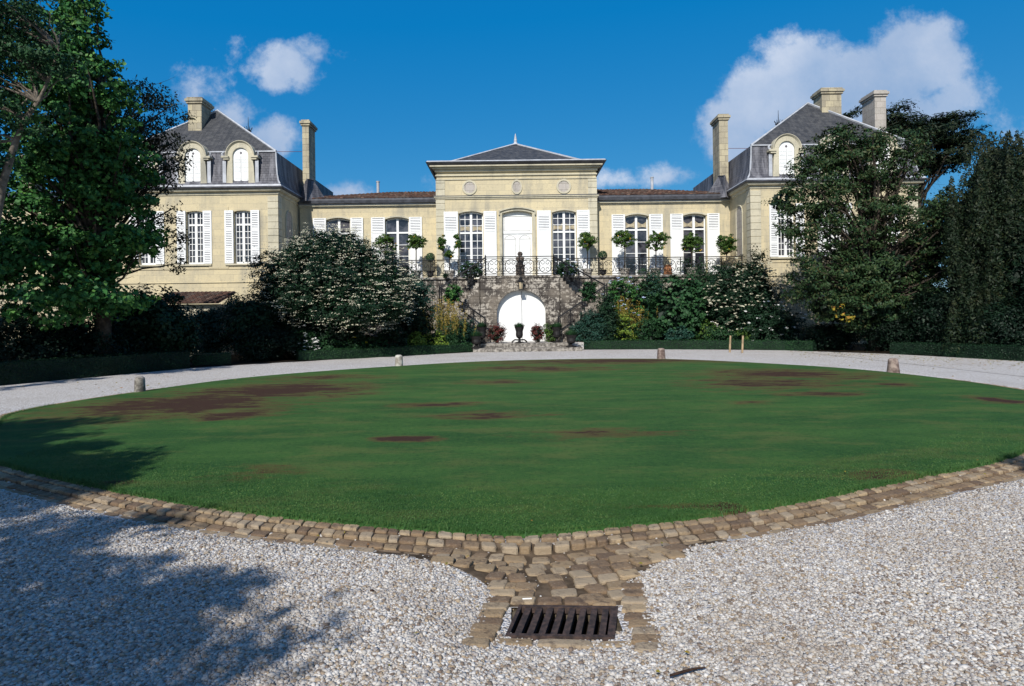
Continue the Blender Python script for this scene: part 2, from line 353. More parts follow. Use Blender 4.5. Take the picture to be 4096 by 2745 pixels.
# ---------------------------------------------------------------- ground, driveway, lawn
def ground_mat():
    m, nt, b = mat_new('gravel', .9, .2); P = pos(nt)
    v1 = nnode(nt, 'ShaderNodeTexVoronoi', ins={'Vector': P, 'Scale': 62.0, 'Randomness': 1.0}); v2 = nnode(nt, 'ShaderNodeTexVoronoi', ins={'Vector': P, 'Scale': 26.0})
    cr = nt.nodes.new('ShaderNodeValToRGB'); sepc = nnode(nt, 'ShaderNodeSeparateColor', ins={0: v1.outputs['Color']}); nt.links.new(sepc.outputs[0], cr.inputs[0]); e = cr.color_ramp.elements
    e[0].position = 0; e[0].color = (.22, .17, .13, 1); e[1].position = 1; e[1].color = (.72, .70, .67, 1)
    for q, c in ((.12, (.42, .36, .29, 1)), (.3, (.56, .54, .52, 1)), (.7, (.66, .65, .65, 1))): x = e.new(q); x.color = c
    big = noise(nt, P, .5, 5, .6); c = mix(nt, mth(nt, 'MULTIPLY', sstep(nt, big, .45, .7), .35), cr.outputs[0], (.46, .42, .38))
    c = mix(nt, mth(nt, 'MULTIPLY', sstep(nt, v1.outputs['Distance'], .45, .75), .5), c, (.16, .13, .12))
    nt.links.new(c, b.inputs['Base Color'])
    bump(nt, b, mth(nt, 'ADD', mth(nt, 'MULTIPLY', v1.outputs['Distance'], -1.0), mth(nt, 'MULTIPLY', v2.outputs['Distance'], -.6)), .9, .012); return m
M['gravel'] = ground_mat()
b_ = MB(); b_.add([(-900, -900, -.16), (900, -900, -.16), (900, 900, -.16), (-900, 900, -.16)], [(0, 1, 2, 3)])
tag(b_.build('ground', M['soil']), kind='structure')
x0, x1, y0, y1, st = -10.0, 13.0, .8, 27.0, .075
gx = np.arange(x0, x1 + 1e-6, st); gy = np.arange(y0, y1 + 1e-6, st); GX, GY = np.meshgrid(gx, gy); PP = np.c_[GX.ravel(), GY.ravel()]
S = sdist(PP); Z = hgt(PP, S)
edge = np.minimum.reduce([PP[:, 0] - x0, x1 - PP[:, 0], PP[:, 1] - y0, y1 - PP[:, 1]]); Z = Z * smooth01(edge / .3)
nx, ny = len(gx), len(gy); idx = np.arange(nx * ny).reshape(ny, nx)
q = np.stack([idx[:-1, :-1], idx[:-1, 1:], idx[1:, 1:], idx[1:, :-1]], -1).reshape(-1, 4)
cc = PP[q].mean(1); du = (cc - np.array(gc)[:2]) @ np.array(gu)[:2]; dv = (cc - np.array(gc)[:2]) @ np.array(gv)[:2]
du = du - SK * dv; keep = ~((abs(du) < GWD + .01) & (abs(dv) < GDP + .01)); q = q[keep]
V = np.c_[PP, Z]; n0 = len(V)
ext = [(-32, -30), (32, -30), (32, y0), (-32, y0), (-32, y1), (x0, y0), (x0, y1), (x1, y0), (x1, y1), (32, y1), (-32, 33.5), (32, 33.5)]
V = np.vstack([V, [(a, b, 0.0) for a, b in ext]]); e = lambda i: n0 + i
q = np.vstack([q, [(e(0), e(1), e(2), e(3)), (e(3), e(5), e(6), e(4)), (e(7), e(2), e(9), e(8)), (e(4), e(9), e(11), e(10))]])
tag(link_np('driveway', V, q, M['gravel'], smooth=True), kind='structure')

def lawn_mat():
    m, nt, b = mat_new('lawn_turf', .85, .15); P = pos(nt); sp = nnode(nt, 'ShaderNodeSeparateXYZ', ins={0: P})
    st = nnode(nt, 'ShaderNodeMapping', ins={0: P, 3: (.38, 1.0, 1)}).outputs[0]
    big = noise(nt, st, .55, 4, .6); mid = noise(nt, st, 2.2, 5, .65); fine = noise(nt, P, 70, 3, .8)
    g = mix(nt, sstep(nt, mth(nt, 'ADD', mth(nt, 'MULTIPLY', big, .6), mth(nt, 'MULTIPLY', mid, .4)), .35, .65), (.020, .080, .020), (.052, .132, .030))
    g = mix(nt, mth(nt, 'MULTIPLY', sstep(nt, noise(nt, st, 1.9, 5, .72), .47, .66), .55), g, (.13, .145, .045))
    g = mix(nt, mth(nt, 'MULTIPLY', sstep(nt, fine, .4, .75), .5), g, (.085, .16, .035)); g = mix(nt, mth(nt, 'MULTIPLY', sstep(nt, fine, .5, .25), .5), g, (.006, .025, .008))
    gr = noise(nt, P, 16, 5, .8); g = mix(nt, mth(nt, 'MULTIPLY', sstep(nt, gr, .52, .66), .45), g, (.10, .17, .04)); g = mix(nt, mth(nt, 'MULTIPLY', sstep(nt, gr, .46, .36), .5), g, (.010, .040, .010))
    # worn patches: (x, y, rx, ry, gain)
    acc = None
    for (px, py, wx, wy, gn) in [(1080, 1570, 360, 36, .95), (700, 1625, 430, 45, .95), (920, 1660, 160, 16, .8), (890, 1678, 90, 9, .9), (1620, 1762, 125, 12, 1.4), (2920, 2015, 70, 18, 1.7), (2780, 2010, 190, 10, .8), (3150, 1500, 330, 22, .8), (3260, 1580, 160, 9, .9), (3080, 1540, 300, 24, .7), (2450, 1445, 500, 12, .85), (2200, 1480, 260, 9, .6), (2000, 1532, 130, 8, .75), (2060, 1475, 160, 8, .7), (1950, 1665, 200, 12, .5), (3990, 1600, 90, 14, .8), (3580, 1540, 90, 8, .7), (1750, 1625, 160, 9, .55), (1060, 1880, 140, 18, .55), (3560, 1890, 150, 20, .5), (2400, 1740, 200, 16, .5), (3000, 1615, 60, 7, .7), (460, 1915, 60, 9, .6), (1300, 1512, 200, 10, .6)]:
        c0 = gnd(px, py, .06); c1 = gnd(px + wx, py, .06); ca = gnd(px, py - wy, .06); cb = gnd(px, py + wy, .06)
        a = mth(nt, 'DIVIDE', mth(nt, 'SUBTRACT', sp.outputs[0], c0.x), abs(c1.x - c0.x)); bb = mth(nt, 'DIVIDE', mth(nt, 'SUBTRACT', sp.outputs[1], (ca.y + cb.y) / 2), (ca.y - cb.y) / 2)
        d = mth(nt, 'SQRT', mth(nt, 'ADD', mth(nt, 'MULTIPLY', a, a), mth(nt, 'MULTIPLY', bb, bb)))
        f = mth(nt, 'MULTIPLY', mth(nt, 'SUBTRACT', 1.25, d), gn); acc = f if acc is None else mth(nt, 'MAXIMUM', acc, f)
    wb = mth(nt, 'MULTIPLY', mth(nt, 'SUBTRACT', noise(nt, st, 3.4, 9, .78), .46), 4.4)
    k = mth(nt, 'ADD', acc, wb)
    halo = sstep(nt, k, -.05, .6); core = sstep(nt, k, .60, .80)
    g = mix(nt, mth(nt, 'MULTIPLY', halo, .8), g, (.105, .08, .028)); soil = mix(nt, fine, (.022, .011, .007), (.085, .045, .028))
    g = mix(nt, core, g, soil)
    nt.links.new(g, b.inputs['Base Color']); bump(nt, b, mth(nt, 'ADD', fine, mid), .9, .02); return m
M['lawn'] = lawn_mat()
def lawn_z(t): return .015 + .07 * (1 - t ** 6)
NR = 30; K = len(OUT); Vs = [(cen[0], cen[1], lawn_z(0))]; Fs = []
for i in range(1, NR + 1):
    t = (i / NR) ** .6; rr = cen + (OUT + NRM * .02 - cen) * t
    Vs += [(x, y, lawn_z(t)) for x, y in rr]
Vs += [(x, y, -.10) for x, y in OUT + NRM * .025]
for k in range(K): Fs.append((0, 1 + k, 1 + (k + 1) % K))
for i in range(NR):
    for k in range(K): a = 1 + i * K; Fs.append((a + k, a + K + k, a + K + (k + 1) % K, a + (k + 1) % K))
lawn = tag(link_np('lawn', np.array(Vs), Fs, M['lawn'], smooth=True), kind='structure')
# grass blades
def blades(P, z, h, lean=.5, wd=.0035):
    n = len(P); a = rng.uniform(0, 2 * pi, n); hh = h * rng.uniform(.5, 1.2, n); la = rng.uniform(0, 2 * pi, n); ln = hh * lean * rng.uniform(0, 1, n)
    b0 = np.c_[P, z]; wv = np.c_[np.cos(a), np.sin(a), 0 * a] * wd; tip = b0 + np.c_[np.cos(la) * ln, np.sin(la) * ln, hh]
    V = np.stack([b0 - wv, b0 + wv, tip], 1).reshape(-1, 3); return V, np.arange(3 * n).reshape(-1, 3)
xs = rng.uniform(-6, 7, 260000); ys = APEX[1] + rng.exponential(1.6, 260000); P = np.c_[xs, ys]
m_ = (abs(xs) < ys * .92) & (ys < 9.5); P = P[m_]; sdd = sdist(P); P = P[sdd < .01]; sdd = sdd[sdd < .01]
tt = np.clip(1 + sdd / 6.0, 0, 1); V1, F1 = blades(P, np.full(len(P), .03) + .04 * (1 - tt ** 3), .010, .8)
kk = rng.integers(0, K, 26000); off = rng.normal(0, .02, 26000) - .005; P2 = OUT[kk] + NRM[kk] * off[:, None] + rng.normal(0, .015, (26000, 2)); m2 = P2[:, 1] < 12; P2 = P2[m2]
V2, F2 = blades(P2, np.full(len(P2), .005), .05, .7, .004)
tag(link_np('grass', np.vstack([V1, V2]), np.vstack([F1, F2 + len(V1)]), leaf_mat('grass_blades', [(.024, .082, .020), (.048, .125, .032), (.12, .18, .05)])), 'short green turf blades of the round lawn and its ragged edge', 'grass', kind='stuff')

# pebbles
def pebble_mat():
    m, nt, b = mat_new('pebbles', .75, .3); geo = nt.nodes.new('ShaderNodeNewGeometry')
    cr = nt.nodes.new('ShaderNodeValToRGB'); nt.links.new(geo.outputs['Random Per Island'], cr.inputs[0]); e = cr.color_ramp.elements
    e[0].position = 0; e[0].color = (.10, .075, .06, 1); e[1].position = 1; e[1].color = (.66, .64, .61, 1)
    for q, c in ((.06, (.16, .11, .08, 1)), (.15, (.33, .25, .16, 1)), (.26, (.38, .33, .27, 1)), (.36, (.27, .25, .25, 1)), (.5, (.42, .40, .37, 1)), (.8, (.53, .51, .48, 1))): x = e.new(q); x.color = c
    c = mix(nt, mth(nt, 'MULTIPLY', noise(nt, geo.outputs['Position'], 120, 3), .3), cr.outputs[0], (.35, .30, .25))
    c = mix(nt, mth(nt, 'MULTIPLY', sstep(nt, noise(nt, geo.outputs['Position'], 1.1, 5, .65), .45, .68), .45), c, (.27, .22, .17))
    nt.links.new(c, b.inputs['Base Color']); return m
M['pebble'] = pebble_mat()
import bmesh
bm = bmesh.new(); bmesh.ops.create_icosphere(bm, subdivisions=1, radius=1.0); ICV = np.array([v.co[:] for v in bm.verts]); ICF = np.array([[v.index for v in f.verts] for f in bm.faces]); bm.free()
def pebbles(P, Zb, r):
    n = len(P); sc = r[:, None] * np.c_[rng.uniform(.75, 1.35, n), rng.uniform(.6, 1.0, n), rng.uniform(.4, .7, n)]
    a = rng.uniform(0, 2 * pi, n); tl = rng.normal(0, .3, n); V = ICV[None] * sc[:, None] * rng.uniform(.82, 1.12, (n, len(ICV), 1))
    V = np.stack([V[..., 0] * np.cos(tl)[:, None] - V[..., 2] * np.sin(tl)[:, None], V[..., 1], V[..., 0] * np.sin(tl)[:, None] + V[..., 2] * np.cos(tl)[:, None]], -1)
    V = np.stack([V[..., 0] * np.cos(a)[:, None] - V[..., 1] * np.sin(a)[:, None], V[..., 0] * np.sin(a)[:, None] + V[..., 1] * np.cos(a)[:, None], V[..., 2]], -1)
    V = V + np.c_[P, Zb + sc[:, 2] * .35][:, None]
    return V.reshape(-1, 3), (ICF[None] + (np.arange(n) * len(ICV))[:, None, None]).reshape(-1, 3)
GUT = .40
def on_stone(P, s):
    fw = funnel_w(P[:, 1]); f = (abs(P[:, 0] - gc.x - (APEX[0] - gc.x) * np.clip((P[:, 1] - gc.y) / (APEX[1] - gc.y), 0, 1) * .3) < fw) & (P[:, 1] > gc.y - .1)
    return (s < GUT + .03 * np.sin(P[:, 0] * 5)) | f
def in_grate(P, mg=0.0):
    d = P - np.array(gc)[:2]; return (abs(d @ np.array(gu)[:2] - SK * (d @ np.array(gv)[:2])) < GWD + mg) & (abs(d @ np.array(gv)[:2]) < GDP + mg)
n = 230000; ys = 2.3 + 6.2 * rng.random(n) ** 1.9; xs = rng.uniform(-1, 1, n) * (ys * .88 + .3); P = np.c_[xs, ys]; s = sdist(P)
kp = (s > 0) & (~on_stone(P, s) | (rng.random(n) < .02)) & ~in_grate(P, .01); P = P[kp]; s = s[kp]
fr = (abs(P[:, 0] - gc.x) < .47) & (abs(P[:, 1] - gc.y) < .33); kp = ~fr | (rng.random(len(P)) < .5); P = P[kp]; s = s[kp]
r = np.where(rng.random(len(P)) < .02, rng.uniform(.012, .02, len(P)), np.clip(rng.lognormal(-4.83, .34, len(P)), .004, .017))
V, Fc = pebbles(P, hgt(P, s), r); print('pebbles', len(P))
tag(link_np('gravel', V, Fc, M['pebble'], smooth=True), 'loose pale pebbles covering the drive in front of the lawn', 'gravel', kind='stuff')

# ---------------------------------------------------------------- cobbled gutter and drain
def cob_mat():
    m, nt, b = mat_new('sandstone_cobbles', .85, .2); geo = nt.nodes.new('ShaderNodeNewGeometry'); P = geo.outputs['Position']
    cr = nt.nodes.new('ShaderNodeValToRGB'); nt.links.new(geo.outputs['Random Per Island'], cr.inputs[0]); e = cr.color_ramp.elements
    e[0].position = 0; e[0].color = (.15, .10, .065, 1); e[1].position = 1; e[1].color = (.38, .28, .17, 1)
    for q, c in ((.3, (.24, .165, .10, 1)), (.6, (.29, .21, .125, 1)), (.8, (.34, .27, .19, 1))): x = e.new(q); x.color = c
    n1 = noise(nt, P, 14, 6, .7); c = mix(nt, mth(nt, 'MULTIPLY', sstep(nt, n1, .5, .66), .75), cr.outputs[0], (.085, .06, .045))
    c = mix(nt, mth(nt, 'MULTIPLY', sstep(nt, noise(nt, P, 45, 4, .7), .5, .75), .4), c, (.40, .33, .24))
    nt.links.new(c, b.inputs['Base Color']); bump(nt, b, noise(nt, P, 40, 6, .7), .8, .012); return m
M['cobble'] = cob_mat()
def stone(mb, c, u, v, a, b, z, h, crown=.35, skew=0.0):
    """pillowed cobble: centre c (2d), axes u,v, half sizes a,b"""
    n = 12; rings = [(1.0, -.05), (1.0, h * .70), (.95, h * .90), (.72, h), (.0, h * 1.01)]
    vs = []; jit = [random.uniform(.91, 1.05) for _ in range(n)]; dz = random.uniform(-.004, .004)
    tx, ty = random.uniform(-.04, .04), random.uniform(-.04, .04)
    for (rr, zz) in rings[:-1]:
        for k in range(n):
            t = 2 * pi * k / n + pi / n; ct, st_ = cos(t), sin(t); e = .34
            X = (abs(ct) ** e) * (1 if ct > 0 else -1) * a * rr * jit[k]; Y = (abs(st_) ** e) * (1 if st_ > 0 else -1) * b * rr * jit[(k * 5) % n]
            X += Y * skew
            vs.append((c[0] + u[0] * X + v[0] * Y, c[1] + u[1] * X + v[1] * Y, z + zz + dz + X * tx + Y * ty))
    vs.append((c[0], c[1], z + rings[-1][1] + dz)); fs = []
    for i in range(3):
        for k in range(n): fs.append((i * n + k, i * n + (k + 1) % n, (i + 1) * n + (k + 1) % n, (i + 1) * n + k))
    for k in range(n): fs.append((3 * n + k, 3 * n + (k + 1) % n, 4 * n))
    mb.add(vs, fs)
cb = MB()
cum2 = np.r_[0, np.cumsum(np.linalg.norm(np.roll(OUT, -1, 0) - OUT, axis=1))]
def along(sv):
    sv = sv % PER; i = np.interp(sv, cum2, np.arange(K + 1)); a = int(i) % K; f = i - int(i); b2 = (a + 1) % K
    p = OUT[a] * (1 - f) + OUT[b2] * f; nn = NRM[a] * (1 - f) + NRM[b2] * f; nn /= np.linalg.norm(nn); return p, nn
rows = [(.05, .052, .012, .10, .02), (.155, .053, .000, .105, .0), (.262, .053, -.020, .12, -.01), (.362, .047, -.026, .15, .0)]
for ri, (off, hb, zt, ln, _) in enumerate(rows):
    sv = random.random() * .1
    while sv < PER:
        L = ln * random.uniform(.75, 1.35); p, nn = along(sv + L / 2); c = p + nn * (off + random.uniform(-.006, .006)); sv += L + .003
        if c[1] > 15: continue
        t = np.array([-nn[1], nn[0]]); near = abs(c[0] - gc.x) < 1.1
        if ri >= 2 and near and abs(c[0] - gc.x - .0) < funnel_w(c[1]) * .85: continue
        zz = zt - .04 if not (near and ri == 1 and c[1] < 5) else zt - .045
        stone(cb, c, t, nn, L / 2, hb, zz, .04 if ri < 2 else .034, skew=.28 if p[0] < APEX[0] else -.22)
# stones filling the funnel
offr = .272
while offr < 1.0:
    hb = .057
    for side in (-1, 1):
        base = APEX; sv0 = np.interp(0, [0], [0])
    k0 = int(np.argmin(OUT[:, 1])); s0 = cum2[k0]; sv = -1.3 + random.random() * .1
    while sv < 1.3:
        L = .125 * random.uniform(.75, 1.3); p, nn = along(s0 + sv + L / 2); c = p + nn * offr; sv += L + .003
        if abs(c[0] - gc.x) > funnel_w(c[1]) * .92 or c[1] < gc.y + GDP + .05: continue
        h0 = float(hgt([c])[0]); stone(cb, c, np.array([-nn[1], nn[0]]), nn, L / 2 + .003, hb, h0 - .014, .034, skew=random.uniform(-.2, .2))
    offr += .106
# kerb stones round the grate
g2 = np.array(gc)[:2]; u2 = np.array(gu)[:2]; v2 = np.array(gv)[:2]
for side in (-1, 1):
    for i in range(9):
        b = -.30 + i * .088; lx = side * (GWD + .135 + (.035 * max(0, i - 4)) * 0 + random.uniform(-.01, .01)) + (.05 * (i - 3) * .25 if side < 0 else 0)
        c = g2 + u2 * lx + v2 * b; h0 = float(hgt([c])[0]); stone(cb, c, u2, v2, .080, .043, h0 - .02, .034, skew=.1)
for i in range(4): c = g2 + u2 * (-.24 + i * .16) + v2 * (GDP + .055); stone(cb, c, u2, v2, .074, .045, GZ - .02, .036, skew=.1)
for i in range(3): c = g2 + u2 * (-.30 + i * .30) - v2 * (GDP + .06); stone(cb, c, u2, v2, .14, .035, GZ - .025, .034, skew=.1)
tag(cb.build('cobbled_gutter', M['cobble'], smooth=False), kind='structure')
fy = np.arange(gc.y + GDP + .005, APEX[1] + .02, .03); fx = np.linspace(-1, 1, 40); fb = []; ff = []
for y in fy:
    for t in fx: fb.append((gc.x + t * float(funnel_w(y)) + (APEX[0] - gc.x) * .0, y))
fb = np.array(fb); fz = hgt(fb); fz = np.maximum(fz, -.085) + .003; fz[sdist(fb) < .22] = -.09
for j in range(len(fy) - 1):
    for i in range(39): a = j * 40 + i; ff.append((a, a + 1, a + 41, a + 40))
# mortar bed under the cobbles follows gutter
mv = []; mf = []
prof = [(.0, .0), (.11, -.004), (.22, -.03), (.33, -.045), (.43, -.045)]
for k in range(K):
    for (o_, z_) in prof: p = OUT[k] + NRM[k] * o_; mv.append((p[0], p[1], z_ - .004))
for k in range(K):
    for j in range(4): a = k * 5 + j; b = ((k + 1) % K) * 5 + j; mf.append((a, a + 1, b + 1, b))
mva = np.array(mv); lowm = (np.abs(mva[:, 0] - gc.x) < 1.3) & (mva[:, 1] < APEX[1] + .5); hz = hgt(mva[:, :2][lowm]); mva[lowm, 2] = np.where(hz > -.11, hz + .004, mva[lowm, 2])
M['joint'] = flat_mat('earth_joints', (.15, .11, .075), .95, .05, .2, 8)
tag(link_np('gutter_bed', mva, mf, M['joint']), kind='structure'); tag(link_np('drain_apron', np.c_[fb, fz], ff, M['joint']), kind='structure')
# grate
G = empty('drain_grate', gc + Vector((0, 0, 0)), 'rusty cast iron drain grate of parallel bars set among stones in the gravel', 'drain grate')
mb = MB(); zt = .0
def gb(mb, u0, u1, v0, v1, z0, z1, sk=SK):
    p = lambda a, b, z: (gc.x + gu.x * (a + b * sk) + gv.x * b, gc.y + gu.y * (a + b * sk) + gv.y * b, GZ + z)
    vs = [p(a, b, z) for z in (z0, z1) for b in (v0, v1) for a in (u0, u1)]
    mb.add(vs, [(0, 2, 3, 1), (4, 5, 7, 6), (0, 1, 5, 4), (2, 6, 7, 3), (0, 4, 6, 2), (1, 3, 7, 5)])
gb(mb, -GWD, GWD, -GDP, -GDP + .022, -.03, .008); gb(mb, -GWD, GWD, GDP - .022, GDP, -.03, .008)
gb(mb, -GWD, -GWD + .02, -GDP + .022, GDP - .022, -.03, .006); gb(mb, GWD - .04, GWD, -GDP + .022, GDP - .022, -.03, .006)
mb.build('frame', M['grate'], G)
for i in range(8):
    mb = MB(); uc = -GWD + .062 + i * .0635; gb(mb, uc - .0175, uc + .0175, -GDP + .024, GDP - .024, -.035, .004); mb.build('bar', M['grate'], G)
mb = MB(); 
for (a0, a1, b0, b1) in ((-GWD, GWD, GDP, GDP + .03), (-GWD, GWD, -GDP - .03, -GDP), (-GWD - .03, -GWD, -GDP - .03, GDP + .03), (GWD, GWD + .03, -GDP - .03, GDP + .03)): gb(mb, a0, a1, b0, b1, -.55, -.02)
gb(mb, -GWD - .03, GWD + .03, -GDP - .03, GDP + .03, -.58, -.56); mb.build('pit', flat_mat('pit_stone', (.16, .13, .09), .9, .1, .2, 12), G)
# small litter
sp_ = [gnd(2680, 2722), gnd(2730, 2708), gnd(2780, 2694), gnd(2822, 2690)]
mb = MB(); mb.tube([p + Vector((0, 0, .022)) for p in sp_], [.005, .006, .005, .003], 6); o = mb.build('stick', M['stick'], loc=sp_[0]); tag(o, 'thin dark crooked stick lying on pale gravel right of the drain grate', 'stick')
a = gnd(2090, 2410, GZ); mb = MB(); mb.tube([a + Vector((0, 0, .02)), a + Vector((.055, .004, .02))], .0045, 8); tag(mb.build('paper_stub', M['white'], loc=a), 'tiny white paper stub lying on stone at the back edge of the grate', 'litter')
for (px, py, lb) in ((1490, 2372, 'round brown pine cone-like lump on sunny gravel beside the tree shadow'),):
    p = gnd(px, py); V, Fc = pebbles(np.array([[p.x, p.y]]), np.array([.01]), np.array([.016])); o = link_np('seed_pod', V, Fc, M['stick'], loc=p, smooth=True); tag(o, 'small dark brown seed pod on sunlit gravel left of the drain', 'seed pod')
# ================================================================ the chateau
Yp, Yr, Yw = 35.9, 36.7, 33.5
XC = .2
def X_(px, py, Y): return at(px, py, Y).x
def Z_(px, py, Y): return at(px, py, Y).z
CH = empty('chateau', (XC, Yw, 0), 'pale limestone manor house with slate pavilion wings and white shuttered windows behind the terrace', 'house')
def arc(x, o):
    cx, w, zb, zt, rise, ell = o; t = min(1, abs(x - cx) / (w / 2))
    return zt - rise * (1 - sqrt(max(0, 1 - t * t))) if ell else zt - rise * t * t
def wall(mb, x0, x1, z0, z1, Y, ops, depth=.3, N=12):
    """front wall at y=Y with arched openings; ops (cx, w, zb, zt, rise, ell)"""
    x = x0
    def q(a, b, c, d): mb.add([a, b, c, d], [(0, 1, 2, 3)])
    for o in sorted(ops):
        cx, w, zb, zt, rise, ell = o; l, r = cx - w / 2, cx + w / 2
        q((x, Y, z0), (l, Y, z0), (l, Y, z1), (x, Y, z1))
        if zb > z0: q((l, Y, z0), (r, Y, z0), (r, Y, zb), (l, Y, zb)); q((l, Y, zb), (r, Y, zb), (r, Y + depth, zb), (l, Y + depth, zb))
        xs = [l + w * i / N for i in range(N + 1)] if not ell else [cx - w / 2 * cos(pi * i / N) for i in range(N + 1)]
        for a, b in zip(xs[:-1], xs[1:]):
            za, zb2 = arc(a, o), arc(b, o); q((a, Y, za), (b, Y, zb2), (b, Y, z1), (a, Y, z1)); q((a, Y, za), (a, Y + depth, za), (b, Y + depth, zb2), (b, Y, zb2))
        for s in (l, r): q((s, Y, zb), (s, Y + depth, zb), (s, Y + depth, arc(s, o)), (s, Y, arc(s, o)))
        x = r
    q((x, Y, z0), (x1, Y, z0), (x1, Y, z1), (x, Y, z1)); return mb
def arch_band(mb, o, Y, wd, proud, down=0.0, N=14, th=.0):
    """moulding that follows the arched head, with legs 'down' long"""
    cx, w, zb, zt, rise, ell = o; pts = [(cx - w / 2 + w * i / N) for i in range(N + 1)]
    inn = [(x, arc(x, o)) for x in pts]; outp = [(cx + (x - cx) * (1 + 2 * wd / w), z + wd) for x, z in inn]
    if down: inn = [(inn[0][0], inn[0][1] - down)] + inn + [(inn[-1][0], inn[-1][1] - down)]; outp = [(outp[0][0], inn[0][1])] + outp + [(outp[-1][0], inn[-1][1])]
    n = len(inn); vs = [(x, Y - proud, z) for x, z in inn] + [(x, Y - proud, z) for x, z in outp] + [(x, Y + .0, z) for x, z in outp] + [(x, Y, z) for x, z in inn]
    fs = []
    for i in range(n - 1): fs += [(i, i + 1, n + i + 1, n + i), (n + i, n + i + 1, 2 * n + i + 1, 2 * n + i), (3 * n + i, i, i + 1, 3 * n + i + 1)[:4]]
    mb.add(vs, fs)
def bar(mb, xa, xb, za, zb, Y, d=.05): mb.box(xa, xb, Y, Y + d, za, zb)
def window(o, Y, trans, cols, rlow, rtop, curtain=None, lab=None):
    cx, w, zb, zt, rise, ell = o; mb = MB(); l, r = cx - w / 2, cx + w / 2; f = .065
    bar(mb, l, l + f, zb, arc(l + .02, o), Y, .07); bar(mb, r - f, r, zb, arc(r - .02, o), Y, .07); bar(mb, l + f, r - f, zb, zb + .11, Y, .07)
    N = 10
    for i in range(N):
        a, b = l + w * i / N, l + w * (i + 1) / N; za, zc = arc(a, o), arc(b, o)
        vs = [(a, Y, za - .08), (b, Y, zc - .08), (b, Y, zc), (a, Y, za), (a, Y + .07, za - .08), (b, Y + .07, zc - .08)]
        mb.add(vs, [(0, 1, 2, 3), (0, 4, 5, 1)])
    bar(mb, cx - .07, cx + .07, zb + .11, zt - .06, Y - .01, .07); bar(mb, l + f, cx - .07, trans - .05, trans + .05, Y - .014, .07); bar(mb, cx + .07, r - f, trans - .05, trans + .05, Y - .014, .07)
    lw = w / 2 - f - .07
    for s in (-1, 1):
        base = cx + s * (.07 + lw / 2)
        for k in range(1, cols): x = base - lw / 2 + lw * k / cols; bar(mb, x - .016, x + .016, zb + .11, trans - .05, Y + .01, .03); bar(mb, x - .016, x + .016, trans + .05, arc(x, o) - .07, Y + .01, .03)
        for k in range(1, rlow): z = zb + .11 + (trans - .16 - zb) * k / rlow; bar(mb, base - lw / 2, base + lw / 2, z - .017, z + .017, Y + .012, .03)
        for k in range(1, rtop): z = trans + .05 + (zt - .1 - trans) * k / rtop; bar(mb, base - lw / 2, base + lw / 2, z - .017, z + .017, Y + .012, .03)
    wn = mb.build('window', M['white'], CH); tag(wn, lab)
    g = MB(); g.add([(l, Y + .055, zb), (r, Y + .055, zb), (r, Y + .055, zt), (l, Y + .055, zt)], [(0, 1, 2, 3)]); g.build('pane', M['glass'], wn)
    if curtain:
        for s in (-1, 1):
            c = MB(); n = 14; z1 = zt - .12; z0 = trans + .12 if curtain == 'top' else zb + .6
            xs = [cx + s * (.09 + (lw) * i / n) for i in range(n + 1)]
            for i in range(n):
                dz = .22 * sin(pi * i / n); d2 = .22 * sin(pi * (i + 1) / n); yy = Y + .046 + .004 * (i % 2); y2 = Y + .046 + .004 * ((i + 1) % 2)
                top0 = z0 + .42; c.add([(xs[i], yy, z0 + dz * .3), (xs[i + 1], y2, z0 + d2 * .3), (xs[i + 1], y2, top0 - d2 * .8), (xs[i], yy, top0 - dz * .8)], [(0, 1, 2, 3)])
            c.build('curtain', M['curtain'], wn)
    return wn
def shutter(x0, x1, zb, zt, Y, louv, name='shutter', parent=None, mode='top'):
    mb = MB(); t = .045; y = Y - t - .03; f = .085
    mb.box(x0, x1, y + .018, y + t, zb, zt)
    parts = louv; z_prev = zb
    mb.box(x0, x0 + f, y, y + .018, zb, zt); mb.box(x1 - f, x1, y, y + .018, zb, zt); mb.box(x0 + f, x1 - f, y, y + .018, zb, zb + f); mb.box(x0 + f, x1 - f, y, y + .018, zt - f, zt)
    for (a, b) in louv:
        mb.box(x0 + f, x1 - f, y, y + .018, b, b + f); mb.box(x0 + f, x1 - f, y, y + .018, a - f, a) if a > zb + .2 else None
    sh = mb.build(name, M['white'], parent or CH)
    lv = MB(); lb = MB()
    for (a, b) in louv: lb.add([(x0 + f, y + .0165, a), (x1 - f, y + .0165, a), (x1 - f, y + .0165, b), (x0 + f, y + .0165, b)], [(0, 1, 2, 3)])
    lb.build('louvre_shade_sheet', M['louvshade'], sh)  # flat grey sheet behind the slats, painted as their shade
    for (a, b) in louv:
        z = a + .02
        while z < b - .03:
            lv.add([(x0 + f, y - .012, z), (x1 - f, y - .012, z), (x1 - f, y + .010, z + .05), (x0 + f, y + .010, z + .05), (x0 + f, y + .016, z - .002), (x1 - f, y + .016, z - .002)], [(0, 1, 2, 3), (4, 5, 1, 0)]); z += .098
    lv.build('louvres', M['white'], sh); return sh
def box_part(name, mat, *b):
    m_ = MB()
    for bb in (b if isinstance(b[0], (tuple, list)) else [b]): m_.box(*bb)
    return m_.build(name, M[mat], CH)
ZT = 4.05
